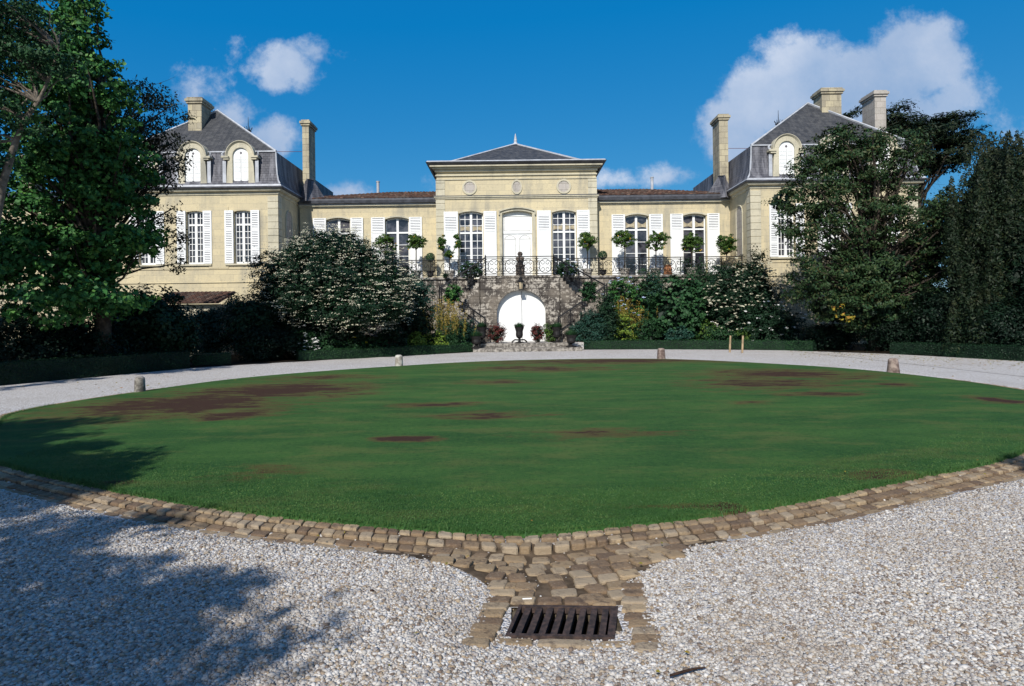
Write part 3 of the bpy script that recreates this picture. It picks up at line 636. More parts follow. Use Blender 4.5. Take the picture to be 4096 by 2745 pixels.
# ---- central pavilion
pl, pr = X_(1746, 900, Yp), X_(2388, 900, Yp)
zband = (Z_(1760, 790, Yp) + Z_(2380, 783, Yp)) / 2; zeave = (Z_(1730, 651, Yp - .5) + Z_(2400, 641, Yp - .5)) / 2
zw = (Z_(1880, 847, Yp) + Z_(2255, 842, Yp)) / 2; ztr = (Z_(1880, 932, Yp) + Z_(2255, 925, Yp)) / 2
print('pav', pl, pr, zband, zeave, zw)
wo = [((X_(a, 900, Yp) + X_(b, 900, Yp)) / 2, X_(b, 900, Yp) - X_(a, 900, Yp), ZT + .05, zw, .13, False) for a, b in ((1835, 1932), (2209, 2304))]
dcx = X_(2069, 900, Yp); dw = X_(2129, 900, Yp) - X_(2010, 900, Yp); dz = Z_(2069, 845, Yp); do = (dcx, dw, ZT, dz, .16, False)
mb = wall(MB(), pl + .0, pr, 0, zband, Yp, wo + [do], .3); mb.add([(pr, Yp, 0), (pr, Yp + 8, 0), (pr, Yp + 8, zeave), (pr, Yp, zeave)], [(0, 1, 2, 3)]).add([(pl, Yp, 0), (pl, Yp + 8, 0), (pl, Yp + 8, zeave), (pl, Yp, zeave)], [(0, 1, 2, 3)])
zf = zeave - .42
mb.box(pl + .03, pr - .03, Yp + .035, Yp + .5, zband + .1, zf); mb.build('wall', M['lime'], CH)
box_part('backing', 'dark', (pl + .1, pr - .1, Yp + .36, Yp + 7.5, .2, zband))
box_part('string_course', 'limetrim', (pl - .12, pr + .12, Yp - .12, Yp + .4, zband - .03, zband + .04), (pl - .05, pr + .05, Yp - .06, Yp + .3, zband - .12, zband - .032))
box_part('string_course_cap', 'zincdark', (pl - .14, pr + .14, Yp - .14, Yp + .4, zband + .042, zband + .075))
# attic mouldings and entablature
za = (Z_(2069, 700, Yp)); zb_ = (Z_(2069, 715, Yp))
box_part('attic_moulding', 'limetrim', (pl - .03, pr + .03, Yp - .05, Yp + .2, za - .03, za + .05), (pl - .01, pr + .01, Yp - .02, Yp + .2, zb_ - .03, zb_ + .02))
box_part('cornice', 'limetrim', (pl - .06, pr + .06, Yp - .10, Yp + .3, zf - .05, zf + .10), (pl - .18, pr + .18, Yp - .24, Yp + .3, zf + .102, zf + .20), (pl - .32, pr + .32, Yp - .40, Yp + .3, zf + .202, zf + .27))
def frame_ring(name, mat, x0, x1, y0, y1, prof, parent=None):
    """prof: list of (outward, z); ring loft round a rectangle"""
    mb = MB(); vs = []; fs = []
    for (o_, z) in prof: vs += [(x0 - o_, y0 - o_, z), (x1 + o_, y0 - o_, z), (x1 + o_, y1 + o_, z), (x0 - o_, y1 + o_, z)]
    for i in range(len(prof) - 1):
        for k in range(4): fs.append((i * 4 + k, i * 4 + (k + 1) % 4, (i + 1) * 4 + (k + 1) % 4, (i + 1) * 4 + k))
    mb.add(vs, fs); return mb.build(name, M[mat], parent or CH)
frame_ring('gutter', 'zincdark', pl, pr, Yp, Yp + 8, [(.32, zf + .271), (.52, zf + .40), (.55, zf + .45), (.50, zf + .46), (.3, zf + .44)])
frame_ring('roof_apron', 'zinc', pl, pr, Yp, Yp + 8, [(.50, zf + .462), (.46, zf + .53), (-.5, zf + .60)])
apx = Vector((X_(2062, 578, 40), 40, Z_(2062, 578, 40)))
rb = MB(); e0 = -.5; zr = zf + .601
rb.add([(pl - e0, Yp - e0, zr), (pr + e0, Yp - e0, zr), (pr + e0, Yp + 8 + e0, zr), (pl - e0, Yp + 8 + e0, zr), (apx.x, 40, apx.z)], [(0, 1, 4), (1, 2, 4), (2, 3, 4), (3, 0, 4)])
prf = rb.build('roof', M['slate'], CH)
hp = MB()
for c in ((pl + .5, Yp + .5), (pr - .5, Yp + .5)): hp.tube([(c[0], c[1], zr + .03), (apx.x, 40, apx.z + .03)], .06, 5)
hp.build('hip_flashing', M['zinc'], prf)
hp = MB(); hp.lathe((apx.x, 40, apx.z - .05), [(.22, 0), (.13, .12), (.10, .2), (.11, .3), (.03, .72), (.005, .78)], 12); hp.build('finial', M['zinc'], prf)
# quoin strips
def quoins(x0, x1, Y, z0, z1, pr_=.035, h=.38, name='quoin_strip', side=0):
    mb = MB(); z = z0
    while z < z1 - .05: mb.box(x0, x1, Y - pr_, Y + .02, z + .012, min(z + h, z1) - .012); z += h
    return mb.build(name, M['limetrim'], CH)
for a, b in ((pl - .02, pl + .52), (pr - .52, pr + .02)): quoins(a, b, Yp, ZT, zband - .14); quoins(a, b, Yp + .03, zband + .1, zb_ - .05)
# oculi
for px, rx in ((1878, .34), (2067, .25), (2255, .34)):
    cx, cz = X_(px, 748, Yp), Z_(2067, 748, Yp); m1 = MB(); n = 28; vs = []; fs = []
    for (k_, y_) in ((1.0, .032), (1.0, -.015), (1.3, -.015), (1.34, .034)):
        for i in range(n): t = 2 * pi * i / n; vs.append((cx + rx * k_ * cos(t), Yp + y_, cz + .34 * (1 + (k_ - 1) * .34 / .34) * sin(t)))
    for j in range(3):
        for i in range(n): fs.append((j * n + i, j * n + (i + 1) % n, (j + 1) * n + (i + 1) % n, (j + 1) * n + i))
    m1.add(vs, fs); rg = m1.build('round_medallion', M['limetrim'], CH)
    m1 = MB(); m1.add([(cx + rx * cos(2 * pi * i / n), Yp + .022, cz + .34 * sin(2 * pi * i / n)) for i in range(n)], [tuple(range(n))]); m1.build('medallion_disc', M['chimgrey'], rg)
# main door
ds = MB(); arch_band(ds, (dcx, dw + .04, ZT, dz + .02, .16, False), Yp, .17, .05, dz - .17 - ZT); arch_band(ds, (dcx, dw + .30, ZT, dz + .16, .2, False), Yp, .07, .14, .2); ds.build('door_surround', M['limetrim'], CH)
dd = MB(); Yd = Yp + .22
zt2 = Z_(2069, 930, Yp)
N = 12
l = dcx - dw / 2
dd.add([(l, Yd, ZT)] + [(l + dw, Yd, ZT)] + [(l + dw * (1 - i / N), Yd, arc(l + dw * (1 - i / N), do)) for i in range(N + 1)], [tuple(range(N + 3))])
dd.box(l, l + dw, Yd - .05, Yd - .002, zt2 - .05, zt2 + .05); dd.box(dcx - .02, dcx + .045, Yd - .035, Yd - .002, ZT, zt2 - .05)
door = dd.build('door', M['white'], CH); pn = MB()
def panel(mb, x0, x1, z0, z1, Y, th=.03, pr_=.018): 
    mb.box(x0, x1, Y - pr_, Y - .002, z0, z0 + th); mb.box(x0, x1, Y - pr_, Y - .002, z1 - th, z1); mb.box(x0, x0 + th, Y - pr_, Y - .002, z0 + th, z1 - th); mb.box(x1 - th, x1, Y - pr_, Y - .002, z0 + th, z1 - th)
panel(pn, l + .1, l + dw - .1, zt2 + .12, dz - .26, Yd)
for s in (-1, 1):
    a, b = sorted((dcx + s * .1, dcx + s * (dw / 2 - .1))); panel(pn, a, b, ZT + .15, ZT + 1.0, Yd); panel(pn, a, b, ZT + 1.12, zt2 - .35, Yd)
    pn.tube([(a + (b - a) * t, Yd - .01, zt2 - .35 + .22 * sin(pi * t)) for t in [i / 8 for i in range(9)]], .014, 4)
pn.build('door_moulding', M['doortrim'], door)
for o in wo: window(o, Yp + .2, ztr, 2, 6, 3, 'top')
for o in wo: arch_band(MB_ := MB(), (o[0], o[1], o[2], o[3] + .01, .13, False), Yp, .05, .03); MB_.build('window_moulding', M['limetrim'], CH)
zs = Z_(1880, 848, Yp); l0, l1 = Z_(2069, 920, Yp), Z_(2069, 862, Yp)
for a, b in ((1776, 1832), (1935, 1986), (2148, 2203), (2307, 2358)): shutter(X_(a, 900, Yp), X_(b, 900, Yp), ZT + .08, (zw + .0), Yp, [(l0, l1)])
# ---- side ranges
xl, xr = X_(1199, 900, Yr), X_(2945, 850, Yr); print('range', xl, xr)
zg = (Z_(1450, 808, Yr) + Z_(2660, 793, Yr)) / 2
zr1 = (Z_(1590, 871, Yr) + Z_(2650, 856, Yr)) / 2; zrt = (Z_(1590, 931, Yr) + Z_(2650, 916, Yr)) / 2; zg = zr1 + (871 - 822) * Yr / F
WR = []
for a, b in ((1306, 1400), (1541, 1635), (2501, 2593), (2733, 2824)):
    xa, xb = X_(a, 900, Yr), X_(b, 900, Yr); WR.append(((xa + xb) / 2, xb - xa, ZT + .05, zr1, .13, False))
for side, (a, b) in enumerate(((xl, pl), (pr, xr))):
    ops = WR[:2] if side == 0 else WR[2:]
    mb = wall(MB(), a, b, 0, zg, Yr, ops); mb.build('wall', M['lime'], CH)
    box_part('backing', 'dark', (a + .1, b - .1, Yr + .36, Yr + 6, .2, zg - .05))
    box_part('cornice', 'limetrim', (a, b, Yr - .05, Yr + .2, zg - .14, zg - .05), (a, b, Yr - .16, Yr + .2, zg - .048, zg + .03))
    box_part('cornice_flashing', 'zinc', (a, b, Yr - .19, Yr + .2, zg + .032, zg + .06))
    g = MB(); pf = [(-.16, .062), (-.30, .10), (-.36, .26), (-.36, .36), (-.28, .38), (.1, .34), (.1, .062)]; vs = []
    for x in (a + (.0 if side else .0), b): vs += [(x, Yr + p_, zg + z_) for p_, z_ in pf]
    n = len(pf); g.add(vs, [(i, (i + 1) % n, n + (i + 1) % n, n + i) for i in range(n)] + [tuple(range(n)), tuple(range(2 * n - 1, n - 1, -1))]); g.build('gutter', M['zincdark'], CH)
    # tiled roof: half-round tiles in columns, hipped towards the outer side
    zr0 = zg + .36; ridgeY = Yr + 5.5; ridgeZ = zr0 + 1.55 if True else 0; outx = a if side == 0 else b; inx = b if side == 0 else a
    tm = MB(); W_ = b - a; nc = int(W_ / .21); 
    for c in range(nc):
        x = a + (c + .5) * W_ / nc; 
        hipd = abs(x - outx) / 5.0; top = min(1.0, max(.12, hipd + .12)); nt_ = int(16 * top) + 1
        for k in range(nt_):
            t0 = top * k / nt_ - .012; t1 = top * (k + 1) / nt_; jx = random.uniform(-.012, .012); jz = random.uniform(0, .018)
            ya, yb = Yr - .25 + 5.75 * t0, Yr - .25 + 5.75 * t1; z0_, z1_ = zr0 + 1.55 * t0 + .045, zr0 + 1.55 * t1; ra, rb_ = .100, .085; vs = []
            for (yy, zz, rr) in ((ya, z0_ + jz, ra), (yb, z1_ + jz, rb_)):
                for i in range(6): an = pi * i / 5; vs.append((x + jx + rr * cos(an), yy, zz + rr * .75 * sin(an)))
            tm.add(vs, [(i, i + 1, 6 + i + 1, 6 + i) for i in range(5)] + [(0, 1, 2, 3, 4, 5)])
    rf = tm.build('roof', M['tile'], CH)
    ub = MB(); z0_ = zr0
    ub.add([(a, Yr - .26, z0_), (b, Yr - .26, z0_), (inx, ridgeY, ridgeZ), (outx + (5.0 if side == 0 else -5.0), ridgeY, ridgeZ), ], [(0, 1, 2, 3) if side == 0 else (0, 1, 3, 2)]); ub.build('roof_underlay', M['zincdark'], rf)
    vp = at(1512, 745, Yr + 4.5) if side == 0 else at(2608, 728, Yr + 4.5); vm = MB(); vm.lathe((vp.x, vp.y, vp.z - .6), [(.10, 0), (.10, .85), (.13, .87), (.13, .93)], 10); vm.build('vent_pipe', M['zinc'], rf)
for o in WR: arch_band(MB_ := MB(), (o[0], o[1] + .02, o[2], o[3] + .01, .13, False), Yr, .09, .05); MB_.build('window_moulding', M['limetrim'], CH)
for i, o in enumerate(WR): window(o, Yr + .2, zrt, 1, 4, 1, 'top' if i >= 2 else None)
l0, l1 = zrt + .02, zrt + .72
for a, b in ((1253, 1305), (1403, 1453), (1485, 1540), (1637, 1688), (2446, 2499), (2596, 2650), (2680, 2731), (2828, 2877)):
    shutter(X_(a, 900, Yr), X_(b, 900, Yr), ZT + .08, zr1 + .0, Yr, [(zrt + .03, zrt + .78)])
# ---- wings with mansard roofs
ze = (Z_(1112, 762, Yw) + Z_(3010, 742, Yw)) / 2; zbk = (Z_(1096, 606, Yw) + Z_(3037, 579, Yw)) / 2
zwt = (Z_(985, 842, Yw)); zwb = Z_(985, 1055, Yw); ztw = Z_(985, 897, Yw)
print('wing', ze, zbk, zwt, zwb)
xin = X_(1112, 900, Yw); halfw = 4.65; cenL = xin - halfw
def wing(sgn):
    xi = XC + sgn * (abs(xin - XC)); xo = xi + sgn * 2 * halfw; a, b = min(xi, xo), max(xi, xo); cx = (a + b) / 2; Yb = Yw + 11.0
    ops = [(cx + d * 2.66 * 1.0, .92, zwb, zwt, .06, False) for d in (-1, 0, 1)]
    wx = lambda px: X_(px, 900, Yw)
    mb = wall(MB(), a, b, 0, ze, Yw, ops, .3)
    # side wall facing the court, with a blind arched niche
    for x in (xi, xo): mb.add([(x, Yw, 0), (x, Yb, 0), (x, Yb, ze), (x, Yw, ze)], [(0, 1, 2, 3)])
    mb.build('wall', M['lime'], CH)
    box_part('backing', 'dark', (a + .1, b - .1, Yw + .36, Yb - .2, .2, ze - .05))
    nc = MB(); xx = xi - sgn * .0; Nn = 10; pts = []
    y0n, wn = Yw + 1.15, .95; zn0, zn1 = 5.2, Z_(2985, 822, Yw + 1.6)
    pts = [(y0n, zn0), (y0n + wn, zn0)] + [(y0n + wn / 2 + wn / 2 * cos(pi * i / Nn), zn1 - wn / 2 + wn / 2 * sin(pi * i / Nn)) for i in range(Nn + 1)]
    nc.add([(xi - sgn * .004, y, z) for y, z in pts], [tuple(range(len(pts)))]); nc.build('blind_window', M['chimgrey'], CH)
    rn = MB(); rn.tube([(xi - sgn * .02, y0n, zn0)] + [(xi - sgn * .02, y0n + wn / 2 - wn / 2 * cos(pi * i / 10), zn1 - wn / 2 + wn / 2 * sin(pi * i / 10)) for i in range(11)] + [(xi - sgn * .02, y0n + wn, zn0)], .04, 4); rn.build('blind_window_moulding', M['limetrim'], CH)
    # quoins at the inner and outer corners
    for x in (xi, xo):
        s2 = -1 if x == b else 1; q0, q1 = sorted((x - s2 * .03, x + s2 * .56)); quoins(q0, q1, Yw, zwb - .35, ze - .3, .03)
    qs = MB(); z = zwb - .35
    while z < ze - .35: qs.box(min(xi, xi - sgn * .03), max(xi, xi - sgn * .03), Yw - .02, Yw + .5, z + .012, z + .358 - .0); z += .38
    qs.build('quoin_strip', M['limetrim'], CH)
    # panels between windows, string under the windows, plinth line
    pm = MB()
    for d in (-1.5, -.5, .5, 1.5):
        c = cx + d * 2.66; wv = .55 if abs(d) < 1 else .3; zt_ = zwt + .22
        if abs(d) < 1: pm.box(c - .55, c + .55, Yw - .03, Yw + .01, zwb - .25, zt_)
    pm.box(a + .5, b - .5, Yw - .035, Yw + .01, zwb - .30, zwb - .262); pm.box(a, b, Yw - .05, Yw + .01, zwb - 1.05, zwb - 1.0)
    pm.build('wall_panel', M['lime'], CH)
    for o in ops: MB().box(o[0] - .95, o[0] + .95, Yw - .10, Yw + .05, zwb - .09, zwb - .002).build('window_sill', M['limetrim'], CH)
    for o in ops:
        window(o, Yw + .16, ztw, 2, 6, 2)
        for s in (-1, 1):
            x0_, x1_ = sorted((o[0] + s * .485, o[0] + s * .97)); zz = zwb + .02; hh = zwt - zwb
            shutter(x0_, x1_, zz, zwt, Yw, [(zz + .12, zz + hh * .24), (zz + hh * .30, zz + hh * .60), (zz + hh * .66, zwt - .16)])
    frame_ring('cornice', 'limetrim', a, b, Yw, Yb, [(.0, ze - .22), (.05, ze - .2), (.07, ze - .08), (.22, ze - .02), (.26, ze + .08)])
    frame_ring('gutter', 'zincdark', a, b, Yw, Yb, [(.26, ze + .081), (.36, ze + .12), (.38, ze + .2), (.32, ze + .22)])
    frame_ring('roof_flashing', 'zinc', a, b, Yw, Yb, [(.32, ze + .221), (.30, ze + .28), (.22, ze + .34)])
    mr = frame_ring('mansard_roof', 'mansard', a, b, Yw, Yb, [(.22, ze + .34), (.08, ze + .55), (-.02, ze + .95), (-.09, ze + 1.6), (-.12, zbk)])
    cm = MB()
    for x, s in ((a, 1), (b, -1)):
        pts = [(x - s * o_, Yw - o_ - .0, z) for o_, z in [(.22, ze + .34), (.08, ze + .55), (-.02, ze + .95), (-.09, ze + 1.6), (-.12, zbk)]]; cm.tube(pts, .045, 5)
    cm.box(a + .1, b - .1, Yw + .06, Yw + .2, zbk - .02, zbk + .05); cm.build('corner_flashing', M['zinc'], mr)
    # upper hipped slope
    za_ = Z_(878, 445, Yw + 2.8); zA = za_; ya = Yw + 2.8; i_ = .12
    up = MB(); up.add([(a + i_, Yw + i_, zbk), (b - i_, Yw + i_, zbk), (cx, ya, zA), (b - i_, Yb, zbk), (a + i_, Yb, zbk), (cx, Yb - 3, zA)], [(0, 1, 2), (1, 3, 5, 2), (0, 2, 5, 4), (3, 4, 5)]); ur = up.build('roof', M['slate'], CH)
    hp = MB(); hp.tube([(a + i_, Yw + i_, zbk + .03), (cx, ya, zA + .03), (b - i_, Yw + i_, zbk + .03)], .075, 5); hp.tube([(cx, ya, zA + .03), (cx, Yb - 3, zA + .03)], .075, 5); hp.build('hip_flashing', M['zinc'], ur)
    # crown-shaped iron ridge ornament
    fx = X_(993, 500, Yw + 7) if sgn < 0 else X_(3113, 470, Yw + 7); fz = Z_(993, 522, Yw + 7) if sgn < 0 else Z_(3113, 495, Yw + 7)
    on = MB(); on.tube([(fx, Yw + 7, fz - .9), (fx, Yw + 7, fz + .9)], [.05, .012], 5); on.lathe((fx, Yw + 7, fz - .12), [(.08, 0), (.22, .08), (.16, .12)], 10)
    for k in range(8): t = 2 * pi * k / 8; on.tube([(fx + .12 * cos(t), Yw + 7 + .12 * sin(t), fz - .05), (fx + .27 * cos(t), Yw + 7 + .27 * sin(t), fz + .2)], .018, 4)
    on.build('roof_ornament', M['iron'], ur)
    # dormers
    for d in (-1, 0, 1):
        c = cx + d * 2.66; yf = Yw - .16; w2 = .86; zb0 = Z_(970, 752, Yw); ztp = Z_(970, 575, Yw); zs_ = ztp - w2 + .12
        op = (c, .88, zb0 + .06, ztp - .26, .44, True); m1 = MB()
        l_, r_ = c - w2 + .08, c + w2 - .08; Nn = 16
        # front slab with arched opening
        outer = [(c - .66 * cos(pi * i / Nn), zs_ + .66 * sin(pi * i / Nn) * 1.08) for i in range(Nn + 1)]
        inner = [(c - .44 * cos(pi * i / Nn), op[3] - .44 + .44 * sin(pi * i / Nn)) for i in range(Nn + 1)]
        outer = [(c - .80, zb0)] + [(c - .74, zs_ - .6)] + outer + [(c + .74, zs_ - .6), (c + .80, zb0)]; inner = [(c - .44, zb0 + .02)] + [(c - .44, zs_ - .6)] + inner + [(c + .44, zs_ - .6), (c + .44, zb0 + .02)]
        n = len(outer); vs = [(x, yf, z) for x, z in outer] + [(x, yf, z) for x, z in inner] + [(x, yf + .14, z) for x, z in inner] + [(x, yf + 1.6, z) for x, z in outer]; fs = []
        for i in range(n - 1): fs += [(i, i + 1, n + i + 1, n + i), (n + i, n + i + 1, 2 * n + i + 1, 2 * n + i), (i, 3 * n + i, 3 * n + i + 1, i + 1)]
        m1.add(vs, fs); m1.box(c - .95, c + .95, yf - .08, yf + .3, zb0 - .10, zb0 - .001)
        dm = m1.build('dormer', M['limetrim'], CH)
        hd = MB(); prf_ = [(.65, .0), (.70, .0), (.78, -.10), (.81, -.10), (.81, 1.3)]
        vs = []; Nn = 18
        for i in range(Nn + 1):
            t = pi * i / Nn
            for (r_, y_) in prf_: vs.append((c - r_ * cos(t), yf + y_ - .002, zs_ + r_ * sin(t) * 1.06))
        k_ = len(prf_); hd.add(vs, [(i * k_ + j, i * k_ + j + 1, (i + 1) * k_ + j + 1, (i + 1) * k_ + j) for i in range(Nn) for j in range(k_ - 1)])
        for s in (-1, 1):
            x0_, x1_ = sorted((c + s * .62, c + s * 1.02)); hd.box(x0_, x1_, yf - .12, yf + .25, zs_ - .10, zs_ - .002); x0_, x1_ = sorted((c + s * .62, c + s * .92)); hd.box(x0_, x1_, yf - .07, yf + .2, zs_ - .2, zs_ - .102)
        hd.build('dormer_hood', M['limetrim'], dm)
        ch_ = MB()
        for s in (-1, 1): ch_.tube([(c + s * (.95), yf - .02, zs_ + .0), (c + s * 1.02, yf + .02, zs_ + .14), (c + s * .90, yf + .05, zs_ + .28)], [.08, .06, .05], 6)
        ch_.box(c - 1.0, c - .81, yf + .02, yf + .06, zb0 + .05, zs_ - .25); ch_.box(c + .81, c + 1.0, yf + .02, yf + .06, zb0 + .05, zs_ - .25); ch_.build('dormer_flashing', M['zinc'], dm)
        sh = MB(); Nn = 14; arcp = [(c + .44 * cos(pi * i / Nn), op[3] - .44 + .44 * sin(pi * i / Nn)) for i in range(Nn + 1)]
        sh.prism([(c - .44, zb0 + .03), (c + .44, zb0 + .03)] + arcp, yf + .09, yf + .13)
        z = zb0 + .15; tz = op[3] - .5
        while z < tz:
            if not (abs((z - zb0 - .15) % .62) > .50):
                for s in (-1, 1):
                    x0_, x1_ = sorted((c + s * .05, c + s * .37)); sh.add([(x0_, yf + .07, z), (x1_, yf + .07, z), (x1_, yf + .089, z + .04), (x0_, yf + .089, z + .04), (x0_, yf + .0895, z - .004), (x1_, yf + .0895, z - .004)], [(0, 1, 2, 3), (4, 5, 1, 0)])
            z += .075
        so_ = sh.build('shutter', M['white'], dm)
        dk = MB(); dz_ = op[3] - .28; dk.add([(c, yf + .086, dz_ + .09), (c - .08, yf + .086, dz_), (c, yf + .086, dz_ - .09), (c + .08, yf + .086, dz_)], [(0, 1, 2, 3)]); dk.box(c - .008, c + .008, yf + .083, yf + .0885, zb0 + .05, dz_ - .12); dk.build('shutter_cutout', M['blind'], dm)
    return a, b, cx
WL = wing(-1); WRt = wing(1)
def chimney(px0, px1, ptop, pbot, Y, dep, mat='chim', lab=None, pm=None):
    a, b = at(px0, ptop, Y), at(px1, pbot, Y); x0, x1 = at(px0, (ptop + pbot) / 2, Y).x, at(px1, (ptop + pbot) / 2, Y).x; zt, zb = a.z, b.z; mb = MB(); h = .13
    mb.box(x0, x1, Y, Y + dep, zb, zt - .36); mb.box(x0 - .07, x1 + .07, Y - .07, Y + dep + .07, zt - .358, zt - .24); mb.box(x0 - .13, x1 + .13, Y - .13, Y + dep + .13, zt - .238, zt - .10); mb.box(x0 - .05, x1 + .05, Y - .05, Y + dep + .05, zt - .098, zt)
    c = mb.build('chimney', M[mat], CH); tag(c, lab)
    fl = MB(); 
    return c, (x0, x1, zb, zt)
chimney(752, 806, 390, 560, Yw + 1.5, 1.15, 'chim', 'broad chimney on the left wing roof')
chimney(1210, 1236, 480, 775, Yw + 3.6, 1.2, 'chim', 'tall thin chimney on the left')
chimney(2878, 2913, 457, 785, Yw + 3.3, 1.2, 'chim', 'tall thin chimney on the right')
chimney(3288, 3366, 352, 520, Yw + 2.2, 1.0, 'chim', 'broad dark-stained chimney on the right wing roof')
chimney(3500, 3545, 362, 640, Yw + 1.4, 1.25, 'chimgrey', 'pale grey chimney at the outer right')
chimney(88, 136, 620, 880, Yw + 4, .9, 'chim', 'chimney seen through the trees at far left')
ww = MB(); ww.tube([at(1098, 607, Yw + 3), at(1208, 607, Yw + 3.6)], .014, 4); ww.tube([at(2912, 594, Yw + 3.4), at(3010, 594, Yw + 3)], .014, 4); ww.build('chimney_stay', M['wire'], CH)
# saddle gussets beside the thin chimneys
for (pa, s) in (((1236, 720), 1), ((2890, 705), -1)):
    p = at(*pa, Yw + 3.2); g = MB()
    g.add([(p.x, Yw + 2.6, p.z - 1.4), (p.x + s * .1, Yw + 2.6, p.z - .1), (p.x + s * .25, Yw + 3.2, p.z + .0), (p.x + s * 1.0, Yw + 3.6, p.z - 1.3), (p.x - s * .3, Yw + 3.4, p.z), (p.x - s * .6, Yw + 3.0, p.z - 1.5)], [(0, 1, 2, 3), (0, 5, 4, 1), (1, 4, 2)]); g.tube([(p.x, Yw + 2.58, p.z - 1.4), (p.x + s * .1, Yw + 2.58, p.z - .1), (p.x + s * .25, Yw + 3.2, p.z)], .05, 5); g.build('roof_saddle', M['mansard'], CH)
# low annexe beyond the left wing
AX0, AX1 = -34.0, WL[0]; Ya = Yw + 3.0; za0 = Z_(60, 815, Ya)
mb = wall(MB(), AX0, AX1, 0, za0, Ya, [(-27.5, 1.0, 4.2, 7.0, .1, False), (-31, 1.0, 4.2, 7.0, .1, False)]); mb.build('wall', M['lime'], CH)
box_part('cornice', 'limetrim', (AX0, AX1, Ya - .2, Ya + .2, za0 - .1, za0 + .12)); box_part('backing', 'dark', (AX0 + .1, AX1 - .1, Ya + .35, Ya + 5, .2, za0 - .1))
rb = MB(); rb.add([(AX0, Ya - .3, za0 + .121), (AX1, Ya - .3, za0 + .121), (AX1, Ya + 4, za0 + 1.6), (AX0, Ya + 4, za0 + 1.6)], [(0, 1, 2, 3)]); rb.build('roof', M['slate'], CH)
# ================================================================ terrace and stairs
Ys, Yt = 32.7, 34.6
zc_ = 4.02; TX0, TX1 = WL[1], WRt[0]
mb = MB(); mb.box(TX0 + .01, TX1 - .01, Yt, Yr - .02, -.1, 3.98); 
T = mb.build('terrace', M['terrace'], loc=(XC, Yt, 0)); tag(T, 'raised stone terrace running along the foot of the house between both wings', 'terrace')
cp = MB(); cp.box(TX0 + .01, -2.2, Yt - .10, Yt + .35, 3.98, 4.10); cp.box(2.6, TX1 - .01, Yt - .10, Yt + .35, 3.98, 4.10); cp.build('coping', M['stonegrey'], T)
SX0, SX1 = X_(1942, 1060, Ys), X_(2215, 1060, Ys); acx = (X_(1988, 1260, Ys) + X_(2183, 1260, Ys)) / 2; aw = X_(2183, 1260, Ys) - X_(1988, 1260, Ys); azt = Z_(2085, 1160, Ys)
LX0, LX1 = X_(1765, 1150, Ys), X_(2418, 1150, Ys); print('stair', SX0, SX1, acx, aw, azt, LX0, LX1)
zl = 2.45; zb0 = .40
ST = empty('double_stair', (acx, Ys, 0), 'lichened stone double staircase block with a white arched cellar door', 'staircase')
mb = wall(MB(), SX0 - .3, SX1 + .3, 0, zc_ - .12, Ys, [(acx, aw, zb0, azt, aw * .46, True)], .45, 20)
for x in (SX0 - .3, SX1 + .3): mb.add([(x, Ys, 0), (x, Yt, 0), (x, Yt, zc_ - .12), (x, Ys, zc_ - .12)], [(0, 1, 2, 3)])
mb.build('wall', M['terrace'], ST)
mb = MB(); mb.box(SX0 - .34, SX1 + .34, Ys - .05, Yt, zc_ - .118, zc_); mb.build('landing', M['terrace'], ST)
# upper flights (outward) and landings
ns = 9
for s, xi, xo in ((-1, SX0 - .34, LX0), (1, SX1 + .34, LX1)):
    mb = MB(); run = abs(xo - xi) - 1.0
    for k in range(ns):
        xa = xi + s * run * k / ns; xb = xi + s * run * (k + 1) / ns; z = zc_ - (zc_ - zl) * (k + 1) / ns; x0_, x1_ = sorted((xa, xb)); mb.box(x0_, x1_, Ys + .02 - .001 * k, Yt - .01, 0, z)
    mb.build('upper_flight', M['terrace'], ST)
    mb = MB(); x0_, x1_ = sorted((xi + s * run, xo + s * .06)); mb.box(x0_ + .001, x1_, Ys - .87, Yt - .01, 0, zl); mb.build('quarter_landing', M['terrace'], ST)
    mb = MB(); xs_ = xi + s * run; n2 = 10; xe = acx + s * (aw / 2 + .55)
    for k in range(n2):
        xa = xs_ + (xe - xs_) * k / n2; xb = xs_ + (xe - xs_) * (k + 1) / n2; z = zl - (zl - zb0) * (k + 1) / n2; x0_, x1_ = sorted((xa, xb)); mb.box(x0_, x1_, Ys - .84 + .001 * k, Ys - .004, 0, z)
    mb.build('lower_flight', M['terrace'], ST)
# arch voussoir rim
ar = MB(); Nn = 22
for i in range(Nn):
    t0, t1 = pi * i / Nn + .006, pi * (i + 1) / Nn - .006; rx, rz = aw / 2, aw * .46; zc0 = azt - aw * .46; vs = []
    for y_ in (Ys - .02, Ys + .02):
        for (t, k) in ((t0, 1.0), (t1, 1.0), (t1, 1.17), (t0, 1.17)): vs.append((acx - rx * k * cos(t), y_, zc0 + rz * k * sin(t)))
    ar.add(vs, [(0, 1, 2, 3), (4, 7, 6, 5), (0, 4, 5, 1), (1, 5, 6, 2), (2, 6, 7, 3), (3, 7, 4, 0)])
ar.build('arch_stones', M['terrace'], ST)
cd = MB(); cdo = (acx, aw, zb0, azt, aw * .46, True); Yc = Ys + .3; N = 24; xs_ = [acx + aw / 2 * cos(pi * i / N) for i in range(N + 1)]
cd.add([(acx - aw / 2, Yc, zb0), (acx + aw / 2, Yc, zb0)] + [(x, Yc, arc(x, cdo)) for x in xs_], [tuple(range(N + 3))]); cdr = cd.build('cellar_door', M['white'], ST)
ln = MB(); ln.box(acx + .02, acx + .045, Yc - .012, Yc - .002, zb0, azt - .05); ln.build('door_gap', M['blind'], cdr)
